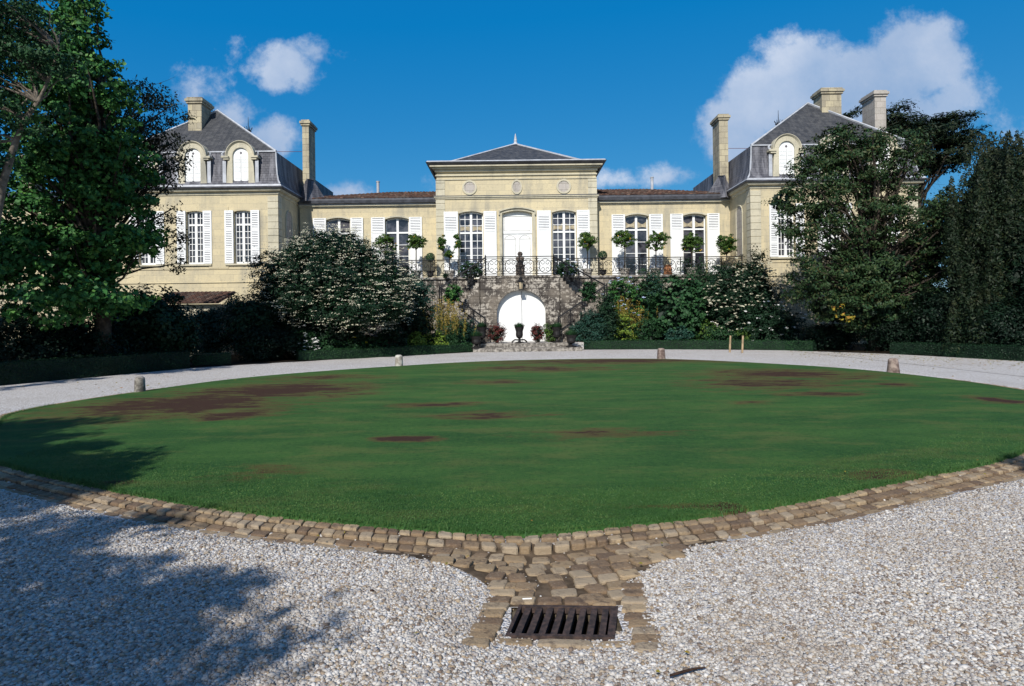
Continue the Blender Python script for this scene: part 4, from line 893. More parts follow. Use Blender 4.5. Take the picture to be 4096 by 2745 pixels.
# garden steps
gs0, gs1 = gnd(1893, 1409), gnd(2330, 1404)
STP = empty('garden_steps', ((gs0.x + gs1.x) / 2, 30.0, 0), 'two low weathered stone steps at the gravel edge before the cellar door', 'steps')
for (y_, z0_, z1_, xa, xb) in ((30.0, -.05, .20, gs0.x, gs1.x), (30.7, -.04, .40, gs0.x + .35, gs1.x - .45)):
    mb = MB(); x = xa
    while x < xb - .1:
        L = min(random.uniform(.7, 1.2), xb - x); mb.box(x + .006, x + L - .006, y_ + random.uniform(0, .02), y_ + .75, z0_, z1_ - random.uniform(0, .015)); x += L
    mb.build('step', M['stonegrey'], STP)
mb = MB(); mb.box(gs0.x - .2, gs1.x + .2, 31.3, Ys, -.1, .392); tag(mb.build('forecourt', M['gravel'], loc=(acx, 31, 0)), kind='structure')

# ================================================================ wrought iron
def scroll(mb, O, U, W, r, turns, sgn=1, rad=.017, n=12, start=0.0):
    pts = []
    for i in range(n + 1):
        t = i / n; a = start + sgn * t * turns * 2 * pi; rr = r * (1 - .75 * t); pts.append(O + U * (rr * cos(a)) + W * (rr * sin(a)))
    mb.tube(pts, rad, 3, False)
def rail(name, p0, p1, h, lab, cat='railing', seg=1.15, group=None, rings=True, posts=True):
    p0, p1 = Vector(p0), Vector(p1); D = p1 - p0; Lh = D.length; d = D / Lh; W = Vector((0, 0, 1)); n = max(1, round(Lh / seg)); o = empty(name, p0, lab, cat, group)
    mb = MB(); mb.tube([p0 + W * h, p1 + W * h], .026 if abs(D.z) < .1 else .045, 5); mb.tube([p0 + W * (h - .1), p1 + W * (h - .1)], .012, 4); mb.tube([p0 + W * .09, p1 + W * .09], .016, 4); mb.build('rail_bars', M['iron'], o)
    for i in range(n + 1):
        mb = MB(); q = p0 + d * (Lh * i / n); mb.tube([q, q + W * h], .024 if 0 < i < n else .036, 4)
        if i in (0, n): mb.lathe(q + W * h, [(.02, 0), (.045, .04), (.03, .08), (.005, .12)], 8)
        mb.build('post', M['iron'], o)
    mb = MB(); s = Lh / n; hh = h - .19
    for i in range(n):
        c = p0 + d * (s * (i + .5)) + W * (.09 + hh / 2)
        if rings:
            mb.tube([c + d * (hh * .40 * cos(t)) + W * (hh * .46 * sin(t)) for t in [2 * pi * k / 14 for k in range(15)]], .017, 3, False)
            for sx in (-1, 1):
                for sz in (-1, 1): scroll(mb, c + d * (sx * hh * .17) + W * (sz * hh * .20), d, W, hh * .19, 1.1, sx * sz, start=0 if sx > 0 else pi)
        for sx in (-1, 1):
            for sz in (-1, 1): scroll(mb, c + d * (sx * s * .40) + W * (sz * hh * .26), d, W, hh * .22, 1.2, -sx * sz, start=pi / 2 * sz)
            mb.tube([c + d * (sx * s * .40) + W * (-hh * .3), c + d * (sx * s * .28), c + d * (sx * s * .40) + W * (hh * .3)], .017, 3, False)
    mb.build('scrollwork', M['iron'], o); return o
rail('iron_railing', (SX0, Ys + .05, zc_), (SX1, Ys + .05, zc_), 1.03, 'central wrought iron railing with scrolls on top of the stair block, before the main door', seg=.95)
rail('iron_railing', (TX0 + 3.3, Yt, 4.10), (SX0 - .35, Yt, 4.10), 1.0, 'long wrought iron railing along the terrace left of the stair', seg=1.25)
rail('iron_railing', (SX1 + .35, Yt, 4.10), (TX1 - .1, Yt, 4.10), 1.0, 'long wrought iron railing along the terrace right of the stair', seg=1.25)
for s, xi, xo, wd in ((-1, SX0, LX0, 'left'), (1, SX1, LX1, 'right')):
    rail('stair_handrail', (xi, Ys + .05, zc_), (xo, Ys + .05, zl), 1.0, 'sloping iron handrail of the upper stair flight, %s of the railed landing' % wd, 'handrail', .9, rings=False)
    xe = acx + s * (aw / 2 + .62); xs0 = xo
    rail('stair_handrail', (xs0, Ys - .80, zl), (xe, Ys - .80, zb0 + .35), .95, 'sloping iron handrail of the lower stair flight, %s of the cellar door' % wd, 'handrail', .8, rings=False)
# lantern over the cellar door
lc = at(2083, 1158, Ys - .25); L_ = empty('lantern', lc, 'black iron lantern with warm glass hanging above the arched cellar door', 'lantern')
mb = MB(); h = .42
for a in range(4):
    x, y = (.13 if a in (0, 1) else -.13), (.13 if a in (0, 3) else -.13); mb.tube([lc + Vector((x * .8, y * .8, 0)), lc + Vector((x, y, h))], .014, 4)
mb.box(lc.x - .12, lc.x + .12, lc.y - .12, lc.y + .12, lc.z - .02, lc.z + .01); mb.lathe(lc + Vector((0, 0, h)), [(.21, 0), (.20, .03), (.09, .13), (.08, .2), (.03, .25)], 4)
mb.tube([lc + Vector((0, 0, h + .24)), lc + Vector((0, 0, h + .42)), lc + Vector((.08, .1, h + .5)), lc + Vector((.22, .25, h + .40))], .016, 5); mb.build('frame', M['iron'], L_)
mb = MB(); mb.lathe(lc + Vector((0, 0, .02)), [(.10, 0), (.13, h - .04)], 4); mb.build('glass', M['candle'], L_)
# statue
sc = at(2081, 1098, 33.2); sc.z = 4.02; sH = Z_(2081, 1008, 33.2) - 4.02; S_ = empty('stone_statue', sc, 'weathered blotched stone bust statue on a pedestal behind the central railing', 'statue')
mb = MB(); mb.box(sc.x - .24, sc.x + .24, sc.y - .2, sc.y + .2, 4.02, 4.02 + sH * .40); mb.box(sc.x - .27, sc.x + .27, sc.y - .23, sc.y + .23, 4.02 + sH * .40, 4.02 + sH * .46); mb.build('pedestal', M['statue'], S_)
mb = MB(); mb.lathe(sc + Vector((0, 0, sH * .46)), [(.15, 0), (.19, .04 * sH), (.14, .09 * sH), (.20, .16 * sH), (.235, .24 * sH), (.22, .31 * sH), (.10, .345 * sH), (.085, .37 * sH), (.13, .40 * sH), (.145, .45 * sH), (.13, .51 * sH), (.07, .545 * sH), (.01, .55 * sH)], 14, .07); mb.build('bust', M['statue'], S_, smooth=True)
# outbuilding with a tiled lean-to roof at the left
oa, ob = at(700, 1172, 30.5), at(935, 1172, 30.5); OB = empty('outbuilding', ((oa.x + ob.x) / 2, 28.8, 0), 'low outbuilding with a brown clay tile lean-to roof below the left wing', 'outbuilding')
zt_, zb_2 = oa.z, Z_(800, 1215, 28.6); mb = MB(); mb.box(oa.x, ob.x, 28.9, 30.6, 0, zb_2 - .02); mb.build('wall', M['limetrim'], OB)
tm = MB(); nc = int((ob.x - oa.x + .3) / .2)
for c in range(nc):
    x = oa.x - .15 + (c + .5) * .2
    for k in range(7):
        t0, t1 = k / 7 - .02, (k + 1) / 7; vs = []
        for (t, rr, dzz) in ((t0, .098, .04), (t1, .085, 0)):
            for i in range(6): an = pi * i / 5; vs.append((x + rr * cos(an), 28.6 + 2.0 * t, zb_2 + (zt_ - zb_2) * t + dzz + rr * .8 * sin(an) + random.uniform(0, .004)))
        tm.add(vs, [(i, i + 1, 6 + i + 1, 6 + i) for i in range(5)] + [(0, 1, 2, 3, 4, 5)])
tm.add([(oa.x - .15, 28.6, zb_2), (ob.x + .15, 28.6, zb_2), (ob.x + .15, 30.6, zt_), (oa.x - .15, 30.6, zt_)], [(0, 1, 2, 3)]); tm.build('roof', M['tile'], OB)
# bollards
def bollard(px, ytop, ybase, wpx, mat, lab, taper):
    p = gnd(px, ybase, 0.0); m = p.y / F; h = (ybase - ytop) * m; r = wpx * m / 2; mb = MB()
    mb.lathe((p.x, p.y, -.05), [(r * 1.0, 0), (r * 1.02, .06), (r * (1 - taper * .5), h * .5), (r * (1 - taper), h * .93), (r * (1 - taper) * .93, h + .03), (r * .5, h + .06), (r * .1, h + .062)], 20, .02)
    tag(mb.build('stone_bollard', M[mat], loc=p, smooth=True), lab, 'bollard', 'stone bollards round the lawn')
bollard(560, 1508, 1570, 40, 'stonegrey', 'white-and-black blotched stone bollard at the far left edge of the lawn', .08)
bollard(1596, 1421, 1466, 32, 'stonepale', 'smooth pale stone bollard left of the steps by the hedge', .06)
bollard(2645, 1394, 1438, 33, 'stonepink', 'small brownish stone bollard right of the steps at the lawn edge', .12)
bollard(3573, 1435, 1492, 46, 'stonepink', 'wide tapering brownish-grey bollard before the dark hedge at the right', .2)
for px, yt, yb, lb in ((2919, 1343, 1410, 'left one of two pale wooden stakes standing by the right hedge'), (2969, 1343, 1412, 'right one of two pale wooden stakes, slightly leaning, by the right hedge')):
    p = gnd(px, yb); h = (yb - yt) * p.y / F; mb = MB(); mb.tube([p, p + Vector((.04, 0, h))], [.045, .04], 7); tag(mb.build('wooden_stake', M['oldwood'], loc=p), lb, 'stake')
# ================================================================ vegetation
def unit(n):
    v = rng.normal(size=(n, 3)); return v / np.linalg.norm(v, axis=1)[:, None]
def leaves(P, N, L, asp=.5, fold=.25, droop=0.0, curl=True):
    """folded diamond leaves at P, facing N, length L"""
    n = len(P); L = np.broadcast_to(L, (n,)) * rng.uniform(.65, 1.25, n)
    N = N / (np.linalg.norm(N, axis=1)[:, None] + 1e-9); t = rng.normal(size=(n, 3)); t[:, 2] -= droop; t -= (t * N).sum(1)[:, None] * N; t /= np.linalg.norm(t, axis=1)[:, None] + 1e-9; b = np.cross(N, t)
    hl = (L / 2)[:, None]; hw = hl * asp
    V = np.stack([P - t * hl, P - b * hw + N * hw * fold - t * hl * .1, P + t * hl, P + b * hw + N * hw * fold - t * hl * .1], 1)
    base = (np.arange(n) * 4)[:, None]; F_ = np.concatenate([base + [[0, 2, 1]], base + [[0, 3, 2]]], 1).reshape(-1, 3)
    return V.reshape(-1, 3), F_
def lobe_clumps(lobes, nc, inner=.45, rc=.35, ground=None):
    """clump centres distributed through ellipsoid lobes (cx,cy,cz,rx,ry,rz), denser outside"""
    lb = np.array(lobes, float); vol = (lb[:, 3] * lb[:, 4] * lb[:, 5]) ** .75; k = rng.choice(len(lb), nc, p=vol / vol.sum())
    r = (inner + (1 - inner) * rng.random(nc) ** .6)[:, None]; d = unit(nc); c = lb[k, :3] + d * r * lb[k, 3:6]
    out = d / lb[k, 3:6]; out /= np.linalg.norm(out, axis=1)[:, None]
    if ground is not None: ok = c[:, 2] > ground; c, out = c[ok], out[ok]
    return c, out
def foliage(name, lobes, nc, npc, leaf, mat, parent=None, rc=.4, inner=.45, flat=.6, up=.6, rnd=.7, asp=.5, droop=0., loc=None, ground=.03, clumps=None, fold=.25):
    c, o = clumps if clumps is not None else lobe_clumps(lobes, nc, inner, ground=ground)
    n = len(c) * npc; k = np.repeat(np.arange(len(c)), npc); sz = rng.uniform(.6, 1.3, len(c))[k]
    q = unit(n) * (rng.random(n) ** .5)[:, None] * rc * sz[:, None]; q[:, 2] *= flat; P = c[k] + q
    N = o[k] * .5 + q / (rc + 1e-6) * .6 + unit(n) * rnd; N[:, 2] += up
    if ground is not None: ok = P[:, 2] > ground; P, N = P[ok], N[ok]
    V, F_ = leaves(P, N, leaf, asp, fold, droop)
    return link_np(name, V, F_, mat, parent, loc)
def L3(px, py, rx, ry, Y, dY=0, rd=None):
    p = at(px, py, Y + dY); m = Y / F; return (p.x, p.y, p.z, rx * m, (rd if rd else rx * m), ry * m)
def curve(p0, p1, sag, n=6, jit=.0):
    p0, p1 = Vector(p0), Vector(p1); o = []
    for i in range(n + 1):
        t = i / n; p = p0.lerp(p1, t) + Vector((random.uniform(-jit, jit), random.uniform(-jit, jit), sag * sin(pi * t) + random.uniform(-jit, jit) * .5)) * (1 if 0 < i < n else 0); o.append(p)
    return o
def limbs(mb, base, clumps, n, r0, zlo, zhi, topx=0.0, seg=6, twig=True):
    """limbs from the trunk axis to a sample of clump centres"""
    c, o = clumps; idx = rng.choice(len(c), min(n, len(c)), replace=False)
    for i in idx:
        e = Vector(c[i]); z = min(zhi, max(zlo, base[2] + (e.z - base[2]) * random.uniform(.35, .7))); s = Vector((base[0] + (z - base[2]) * topx, base[1], z)); ln = (e - s).length
        pts = curve(s, e, ln * .08, seg, ln * .04); r = min(r0, .012 + ln * .014); mb.tube(pts, [r * (1 - .8 * k / seg) for k in range(seg + 1)], 5, False)
        if twig:
            for k in range(3):
                a = pts[random.randint(2, seg)]; mb.tube(curve(a, a + Vector(unit(1)[0]) * ln * .2, 0, 3, ln * .02), [.010, .008, .006, .004], 3, False)
def core(lobes, n, leaf, par, mat='lf_shade', k0=.72, zmin=.1, cx=None):
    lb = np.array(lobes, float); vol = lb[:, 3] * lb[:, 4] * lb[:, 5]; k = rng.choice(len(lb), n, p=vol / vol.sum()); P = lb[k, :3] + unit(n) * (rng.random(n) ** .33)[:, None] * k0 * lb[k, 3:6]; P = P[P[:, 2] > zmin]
    V, F_ = leaves(P, unit(len(P)) + [0, -.8, .3], leaf, .8, .2); return link_np('inner_foliage', V, F_, M[mat], par)  # large filler leaves block the view through, coloured dark as inner shade
def tree(name, label, cat, base, lobes, nc, npc, leaf, mat, tr, htrunk, nl=40, bark='bark', rc=.45, group=None, lean=0.0, trunkpts=None, extra=None, **kw):
    base = Vector(base); o = empty(name, base, label, cat, group); cl = lobe_clumps(lobes, nc, kw.pop('inner', .45), ground=.1)
    cn = kw.pop('cn', 0); foliage('crown', None, 0, npc, leaf, M[mat], o, rc=rc, clumps=cl, **kw)
    if cn: core(lobes, cn, leaf * 2.0, o)
    mb = MB(); tp = trunkpts or [base + Vector((lean * htrunk * t, 0, htrunk * t)) for t in (0, .1, .3, .6, .85, 1)]; n = len(tp)
    mb.tube(tp, [tr * (1.25 if i == 0 else 1) * (1 - .75 * i / (n - 1)) for i in range(n)], 9); limbs(mb, (tp[0].x, tp[0].y, base.z), cl, nl, tr * .45, base.z + htrunk * .2, base.z + htrunk, lean)
    mb.build('trunk', M[bark], o, smooth=True); return o, cl
def hyf(px): return float(np.interp(px, [0, 390, 760, 930, 1195, 1560, 1890, 2305, 2700, 3140, 3565, 3850, 4096], [gnd(a, b).y for a, b in ((0, 1543), (390, 1508), (760, 1474), (930, 1463), (1195, 1447), (1560, 1428), (1890, 1410), (2305, 1400), (2700, 1398), (3140, 1402), (3565, 1417), (3850, 1432), (4096, 1446))]))
def shrub(name, label, cx, top, wpx, Y, mat, nc, npc, leaf, zb=0.0, rc=.22, group=None, cat='shrub', flowers=None, nf=0, fs=.05, lumps=4, depth=None, hfrac=1.0, loc=None, top2=None, **kw):
    fix_ = kw.pop('fix', False)
    if zb == 0 and Y < 34 and not fix_:
        rd = min(depth or wpx * Y / F / 2 * .8, 1.3); hy = hyf(cx)
        if 2330 < cx < 3150: rd = min(rd, .8); Y = hy + 1.05 + max(0, Y - 27.7) * .5
        Y = max(Y, hy + .72 + .85 * rd) if not 3200 < cx < 3560 else max(Y, hy + .4 + .85 * rd)
        depth = rd
    p = at(cx, top, Y); m = Y / F; rx = wpx * m / 2; H = p.z - zb; rd = depth or rx * .8; lobes = [(p.x, Y, zb + H * .45, rx * .9, rd, H * .52)]
    for i in range(lumps):
        a = random.uniform(0, 2 * pi); k = random.uniform(.35, .6); lobes.append((p.x + rx * .5 * cos(a), Y + rd * .4 * sin(a), zb + H * random.uniform(.25, .95 - k * .5), rx * k, rd * k, H * k * .55))
    o = empty(name, (p.x, Y, zb), label, cat, group); cl = lobe_clumps(lobes, int(nc * 1.35), kw.pop('inner', .5), ground=zb + .03)
    cn = kw.pop('cn', int(nc * 4)); foliage('foliage', None, 0, npc, leaf, M[mat], o, rc=rc, clumps=cl, ground=zb + .02, **kw)
    core(lobes, cn, max(.12, leaf * 1.7), o, zmin=zb + .08)
    mb = MB()
    for i in range(7): e = Vector((p.x + random.uniform(-.5, .5) * rx, Y + random.uniform(-.4, .4) * rd, zb + H * random.uniform(.4, .75))); mb.tube(curve((p.x + random.uniform(-.08, .08), Y, zb - .03), e, 0, 4, .05 * H), [.03, .025, .02, .014, .008], 4, False)
    mb.build('stem', M['bark'], o)
    if flowers:
        c, oo = cl; ok = (oo[:, 1] < .35) & (c[:, 2] > zb + .1); c, oo = c[ok], oo[ok]; k = rng.choice(len(c), nf); P = c[k] + oo[k] * rc * .75 + unit(nf) * rc * .5
        kk = np.repeat(np.arange(nf), 5); Pf = P[kk] + unit(nf * 5) * fs * .55 * [1, 1, .35]; N = unit(nf * 5) * .5 + [0, -.25, 1.0]; V, F_ = leaves(Pf, N, fs, .8, .1); link_np('flowers', V, F_, M[flowers], o)
    return o
def hedge(label, pts, wd, h, mat='lf_hedge', dens=900, name='box_hedge'):
    """clipped low hedge along ground points; core box plus leaves on its faces"""
    pts = [Vector(p) for p in pts]; o = empty(name, pts[0], label, 'hedge', 'clipped box hedges along the gravel'); mb = MB(); Ps = []; Ns = []
    cross = []
    for i, p in enumerate(pts):
        d = (pts[min(i + 1, len(pts) - 1)] - pts[max(i - 1, 0)]).normalized(); nrm = Vector((-d.y, d.x, 0)); nrm = nrm if nrm.y > 0 else -nrm; cross.append((p, p + nrm * wd, d, nrm))
    vs = []
    for a, b, d, n in cross: vs += [a + Vector((0, 0, -.02)), a + Vector((0, 0, h - .02)), b + Vector((0, 0, h - .02)), b + Vector((0, 0, -.02))]
    fs = [(i * 4 + k, i * 4 + (k + 1) % 4, i * 4 + 4 + (k + 1) % 4, i * 4 + 4 + k) for i in range(len(pts) - 1) for k in range(4)] + [(0, 1, 2, 3), tuple(len(vs) - 4 + k for k in (3, 2, 1, 0))]
    mb.add(vs, fs); mb.build('core', M['lf_shade'], o)
    for (a, b, d, n), (a2, b2, _, n2) in zip(cross[:-1], cross[1:]):
        Lg = (a2 - a).length; m1 = int(Lg * h * dens); m2 = int(Lg * wd * dens * .7); t = rng.random(m1)[:, None]; A, A2, B, B2 = map(np.array, (a, a2, b, b2))
        P = A * (1 - t) + A2 * t; P[:, 2] = rng.random(m1) * h; P += rng.normal(0, .012, (m1, 3)) - np.array(n) * .015; Ps.append(P); Ns.append(np.tile(-np.array(n), (m1, 1)) + unit(m1) * .8)
        t = rng.random(m2)[:, None]; s = rng.random(m2)[:, None]; P = (A * (1 - t) + A2 * t) * (1 - s) + (B * (1 - t) + B2 * t) * s; P[:, 2] = h + rng.normal(0, .015, m2) + .02 * np.sin(P[:, 0] * 2.3); Ps.append(P); Ns.append(np.tile([0, 0, 1.], (m2, 1)) + unit(m2) * .7)
    P = np.vstack(Ps); V, F_ = leaves(P, np.vstack(Ns), .05, .6); link_np('foliage', V, F_, M[mat], o); return o

# beds behind the hedge lines
HL = [(-30, 9), (-20, 12.3)] + [tuple(gnd(a, b)[:2]) for a, b in ((0, 1543), (390, 1508), (760, 1474), (930, 1463), (1195, 1447), (1560, 1428), (1890, 1410))]
HR = [tuple(gnd(a, b)[:2]) for a, b in ((2305, 1400), (2700, 1398), (3140, 1402), (3565, 1417), (3850, 1432), (4096, 1446))] + [(22, 18), (32, 12)]
print('HL', [(round(a, 1), round(b, 1)) for a, b in HL], [(round(a, 1), round(b, 1)) for a, b in HR])
bd = MB()
for ch in (HL, HR):
    for (a, b), (c, d) in zip(ch[:-1], ch[1:]): bd.add([(a, b + .1, .03), (c, d + .1, .03), (c, 36, .03), (a, 36, .03)], [(0, 1, 2, 3)])
bd.box(-60, -30, 0, 40, -.1, .03); bd.box(32, 60, 0, 40, -.1, .03)
tag(bd.build('garden_bed', M['soil']), kind='structure')
def G3(l): return [gnd(a, b) for a, b in l]
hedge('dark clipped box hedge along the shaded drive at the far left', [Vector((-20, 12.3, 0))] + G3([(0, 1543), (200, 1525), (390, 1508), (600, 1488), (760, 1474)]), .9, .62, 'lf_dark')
hedge('short clipped hedge in front of the tiled outbuilding', G3([(770, 1466), (850, 1463), (925, 1460)]), .6, .46)
hedge('long sunlit clipped box hedge left of the stone steps', G3([(1195, 1445), (1400, 1436), (1560, 1428), (1750, 1417), (1892, 1409)]), .6, .42)
hedge('long sunlit clipped box hedge right of the stone steps', G3([(2330, 1399), (2600, 1398), (2900, 1399), (3140, 1402), (3250, 1406)]), .42, .46)
hedge('dark clipped box hedge under the conifers at the far right', G3([(3560, 1417), (3700, 1423), (3850, 1432), (4096, 1446)]) + [Vector((22, 18.2, 0))], .7, .47, 'lf_dark')

# ---- left: big bright tree
Yb = 19.5
lob = [L3(300, 20, 120, 120, Yb), L3(260, 180, 200, 150, Yb), L3(330, 340, 200, 160, Yb), L3(300, 520, 250, 170, Yb), L3(230, 700, 250, 170, Yb), L3(440, 640, 190, 150, Yb), L3(460, 800, 150, 100, Yb), L3(200, 900, 230, 150, Yb), L3(90, 1050, 200, 160, Yb - 1), L3(370, 1010, 190, 120, Yb), L3(290, 1200, 270, 110, Yb - 1), L3(560, 950, 110, 70, Yb)]
bt = at(385, 1200, Yb)
tree('broadleaf_tree', 'tall bright green broadleaf tree with dense crown in front of the left wing', 'tree', (bt.x, Yb + .3, 0), lob, 900, 50, .155, 'lf_bright', .30, 10.5, 110, rc=.37, asp=.8, up=.35, rnd=.9, inner=.15)
# second stem beside it, a finer-leaved tree reaching over the house
Y2 = 22.5; b2 = at(310, 1200, Y2)
lob = [L3(590, 380, 110, 60, Y2), L3(640, 470, 120, 90, Y2), L3(600, 580, 150, 80, Y2), L3(560, 700, 170, 80, Y2), L3(660, 640, 90, 50, Y2), L3(700, 960, 55, 90, Y2), L3(640, 860, 80, 60, Y2), L3(560, 820, 90, 80, Y2), L3(720, 1050, 40, 40, Y2)]
tree('drooping_tree', 'open dark tree with thin drooping twigs overlapping the left slate roof', 'tree', (b2.x, Y2, 0), lob, 330, 24, .13, 'lf_drab', .26, 10.0, 90, rc=.36, asp=.45, up=.2, rnd=1.0, droop=1.0, inner=.1)
# far left: pale-barked slender tree
Y3 = 15.5; tp = [at(-130, 1500, Y3), at(-90, 1200, Y3), at(-25, 930, Y3), at(10, 740, Y3), at(40, 640, Y3), at(66, 560, Y3), at(100, 480, Y3), at(150, 410, Y3), at(190, 330, Y3), at(235, 200, Y3)]; tp[0].z = 0
lob = [L3(60, 60, 190, 110, Y3), L3(30, 230, 130, 110, Y3), L3(190, 250, 110, 90, Y3), L3(20, 420, 90, 90, Y3), L3(-120, 300, 170, 200, Y3), L3(130, 480, 60, 70, Y3), L3(-60, 620, 120, 140, Y3), L3(-120, 60, 150, 150, Y3)]
o, cl = tree('slender_tree', 'slender leaning tree with pale grey bark and sparse dark leaves at the left edge', 'tree', tp[0], lob, 520, 30, .12, 'lf_mid', .13, 7, 0, bark='barkpale', rc=.36, asp=.5, up=.3, rnd=1.0, inner=.15, trunkpts=tp)
mb = MB(); c, _ = cl
for i in rng.choice(len(c), 60, replace=False):
    e = Vector(c[i]); s = tp[min(len(tp) - 1, max(2, int(len(tp) * min(.99, max(.3, (e.z - .5) / 10)))))]; ln = (e - s).length; mb.tube(curve(s, e, ln * .1, 5, ln * .05), [.03, .024, .018, .013, .009, .006], 4, False)
mb.tube(curve(tp[7], at(70, 440, Y3), .2, 5, .05), [.07, .05, .04, .03, .02, .015], 5); mb.build('limbs', M['barkpale'], o)
# dark understorey at the left
def dshrub(cx, top, w_, Y, lab, mat='lf_shade', leaf=.10, nc=260, npc=40, **kw): return shrub('dark_shrub', lab, cx, top, w_, Y, mat, nc, npc, leaf, rc=.38, inner=.2, depth=1.3, **kw)
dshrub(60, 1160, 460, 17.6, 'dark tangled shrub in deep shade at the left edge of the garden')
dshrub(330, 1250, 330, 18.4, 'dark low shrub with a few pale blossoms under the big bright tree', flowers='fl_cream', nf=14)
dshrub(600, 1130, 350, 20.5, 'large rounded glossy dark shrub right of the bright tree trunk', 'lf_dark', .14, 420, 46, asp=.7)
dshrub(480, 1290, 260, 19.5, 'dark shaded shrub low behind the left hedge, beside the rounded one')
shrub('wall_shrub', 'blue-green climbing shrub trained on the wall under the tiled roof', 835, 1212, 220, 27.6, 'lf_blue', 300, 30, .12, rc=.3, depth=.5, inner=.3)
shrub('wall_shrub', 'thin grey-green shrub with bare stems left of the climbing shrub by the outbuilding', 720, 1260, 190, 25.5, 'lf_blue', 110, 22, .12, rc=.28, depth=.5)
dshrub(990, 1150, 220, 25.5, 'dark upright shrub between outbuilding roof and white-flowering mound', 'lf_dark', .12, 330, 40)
dshrub(1060, 1290, 300, 25.2, 'black-shaded shrub under the left flank of the white-flowering mound', 'lf_shade', .10, 260, 40)
# viburnum-like mound
Yv = 28.2
lob = [L3(1330, 1010, 190, 85, Yv), L3(1180, 1090, 170, 100, Yv), L3(1480, 1100, 160, 110, Yv), L3(1330, 1130, 270, 150, Yv - .5), L3(1120, 1180, 120, 80, Yv), L3(1450, 1230, 190, 80, Yv - 1.2), L3(1250, 1190, 200, 90, Yv - .8), L3(1590, 1170, 70, 70, Yv), L3(1340, 975, 110, 40, Yv), L3(1500, 1190, 160, 110, Yv - 1.0), L3(1400, 1240, 230, 60, Yv - 1.4)]
c0 = at(1330, 1300, Yv); VB = empty('flowering_mound', (c0.x, Yv, 0), 'huge rounded dark shrub covered with flat cream flower heads left of the stair', 'shrub')
core([(a, b + .2, c, d * .92, e * .92, f * .9) for a, b, c, d, e, f in lob] + [(c0.x, Yv + .3, 1.6, 2.9, 1.8, 1.6)], 9000, .26, VB)
cl = lobe_clumps(lob, 2100, .6, ground=1.0); foliage('foliage', None, 0, 36, .12, M['lf_dark'], VB, rc=.32, clumps=cl, up=.7, rnd=.7, asp=.55)
c, oo = cl; ok = (oo[:, 1] < .5) & (c[:, 2] > 1.3); c, oo = c[ok], oo[ok]; nf = 3000; k = rng.choice(len(c), nf); P = c[k] + oo[k] * .30 + unit(nf) * .22
kk = np.repeat(np.arange(nf), 7); Pf = P[kk] + unit(nf * 7) * [.12, .10, .02]; V, F_ = leaves(Pf, unit(nf * 7) * .35 + [0, -.45, .9], .062, .7, .1); link_np('flowers', V, F_, M['fl_cream'], VB)
mb = MB()
for i in range(16): mb.tube(curve((c0.x + random.uniform(-.5, .5), Yv, 0), (c0.x + random.uniform(-2.6, 2.6), Yv + random.uniform(-1, .5), random.uniform(2, 4)), .1, 5, .15), [.09, .08, .06, .05, .04, .02], 5, False)
mb.build('stem', M['bark'], VB)
dshrub(1120, 1150, 230, 28.6, 'dark leafy shrub behind the left side of the white-flowering mound', 'lf_dark', .12, 300, 40)
dshrub(1250, 1270, 470, 27.4, 'shadowed green undergrowth beneath the white-flowering mound', 'lf_shade', .10, 320, 34)
# left border plants in front
S = shrub
S('white_flower_bush', 'low bush crowded with bright white flowers at the hedge, left border', 1220, 1318, 130, 26.0, 'lf_mid', 70, 26, .10, rc=.2, flowers='fl_white', nf=70, fs=.12)
S('perennial_clump', 'mid green clump behind the hedge, just right of the white flowers', 1300, 1325, 150, 26.6, 'lf_mid', 90, 30, .10, rc=.2)
S('perennial_clump', 'green clump with yellow daisies behind the left hedge', 1400, 1345, 150, 26.8, 'lf_mid', 90, 30, .09, rc=.18, flowers='fl_yellow', nf=6, fs=.12)
S('rose_bush', 'rose bush with a single crimson bloom below the white-flowering mound', 1410, 1290, 130, 27.4, 'lf_dark', 90, 28, .09, rc=.2, flowers='fl_red', nf=2, fs=.10)
S('perennial_clump', 'fresh green leafy clump in the middle of the left border', 1500, 1340, 150, 27.2, 'lf_mid', 100, 30, .10, rc=.2)
S('rose_bush', 'dark leafy rose bush with pale peach blooms under the mound', 1560, 1290, 150, 28.0, 'lf_dark', 120, 30, .10, rc=.22, flowers='fl_pink', nf=5, fs=.15)
S('red_flower_clump', 'small clump with dull red flowers behind the left hedge', 1560, 1365, 80, 27.6, 'lf_red', 40, 24, .07, rc=.15)
S('lime_shrub', 'lime yellow leafy shrub behind the hedge, left of the stair, lower one', 1665, 1325, 90, 28.6, 'lf_lime', 70, 30, .11, rc=.2)
S('lime_shrub', 'lime yellow leafy shrub left of the stair, nearer the steps and larger', 1740, 1318, 120, 28.8, 'lf_lime', 90, 30, .11, rc=.2)
S('green_shrub', 'tall blue-green shrub against the terrace, right of the flowering mound', 1665, 1055, 170, 30.6, 'lf_blue', 280, 30, .11, rc=.28, depth=.8)
S('green_shrub', 'mid green shrub behind golden spikes at the left stair foot', 1640, 1150, 180, 29.8, 'lf_dark', 220, 30, .10, rc=.25, depth=.8)
S('green_shrub', 'dark fine-leaved shrub between golden spikes and the steps', 1850, 1270, 160, 31.4, 'lf_blue', 200, 30, .09, rc=.22, depth=.5, fix=True)
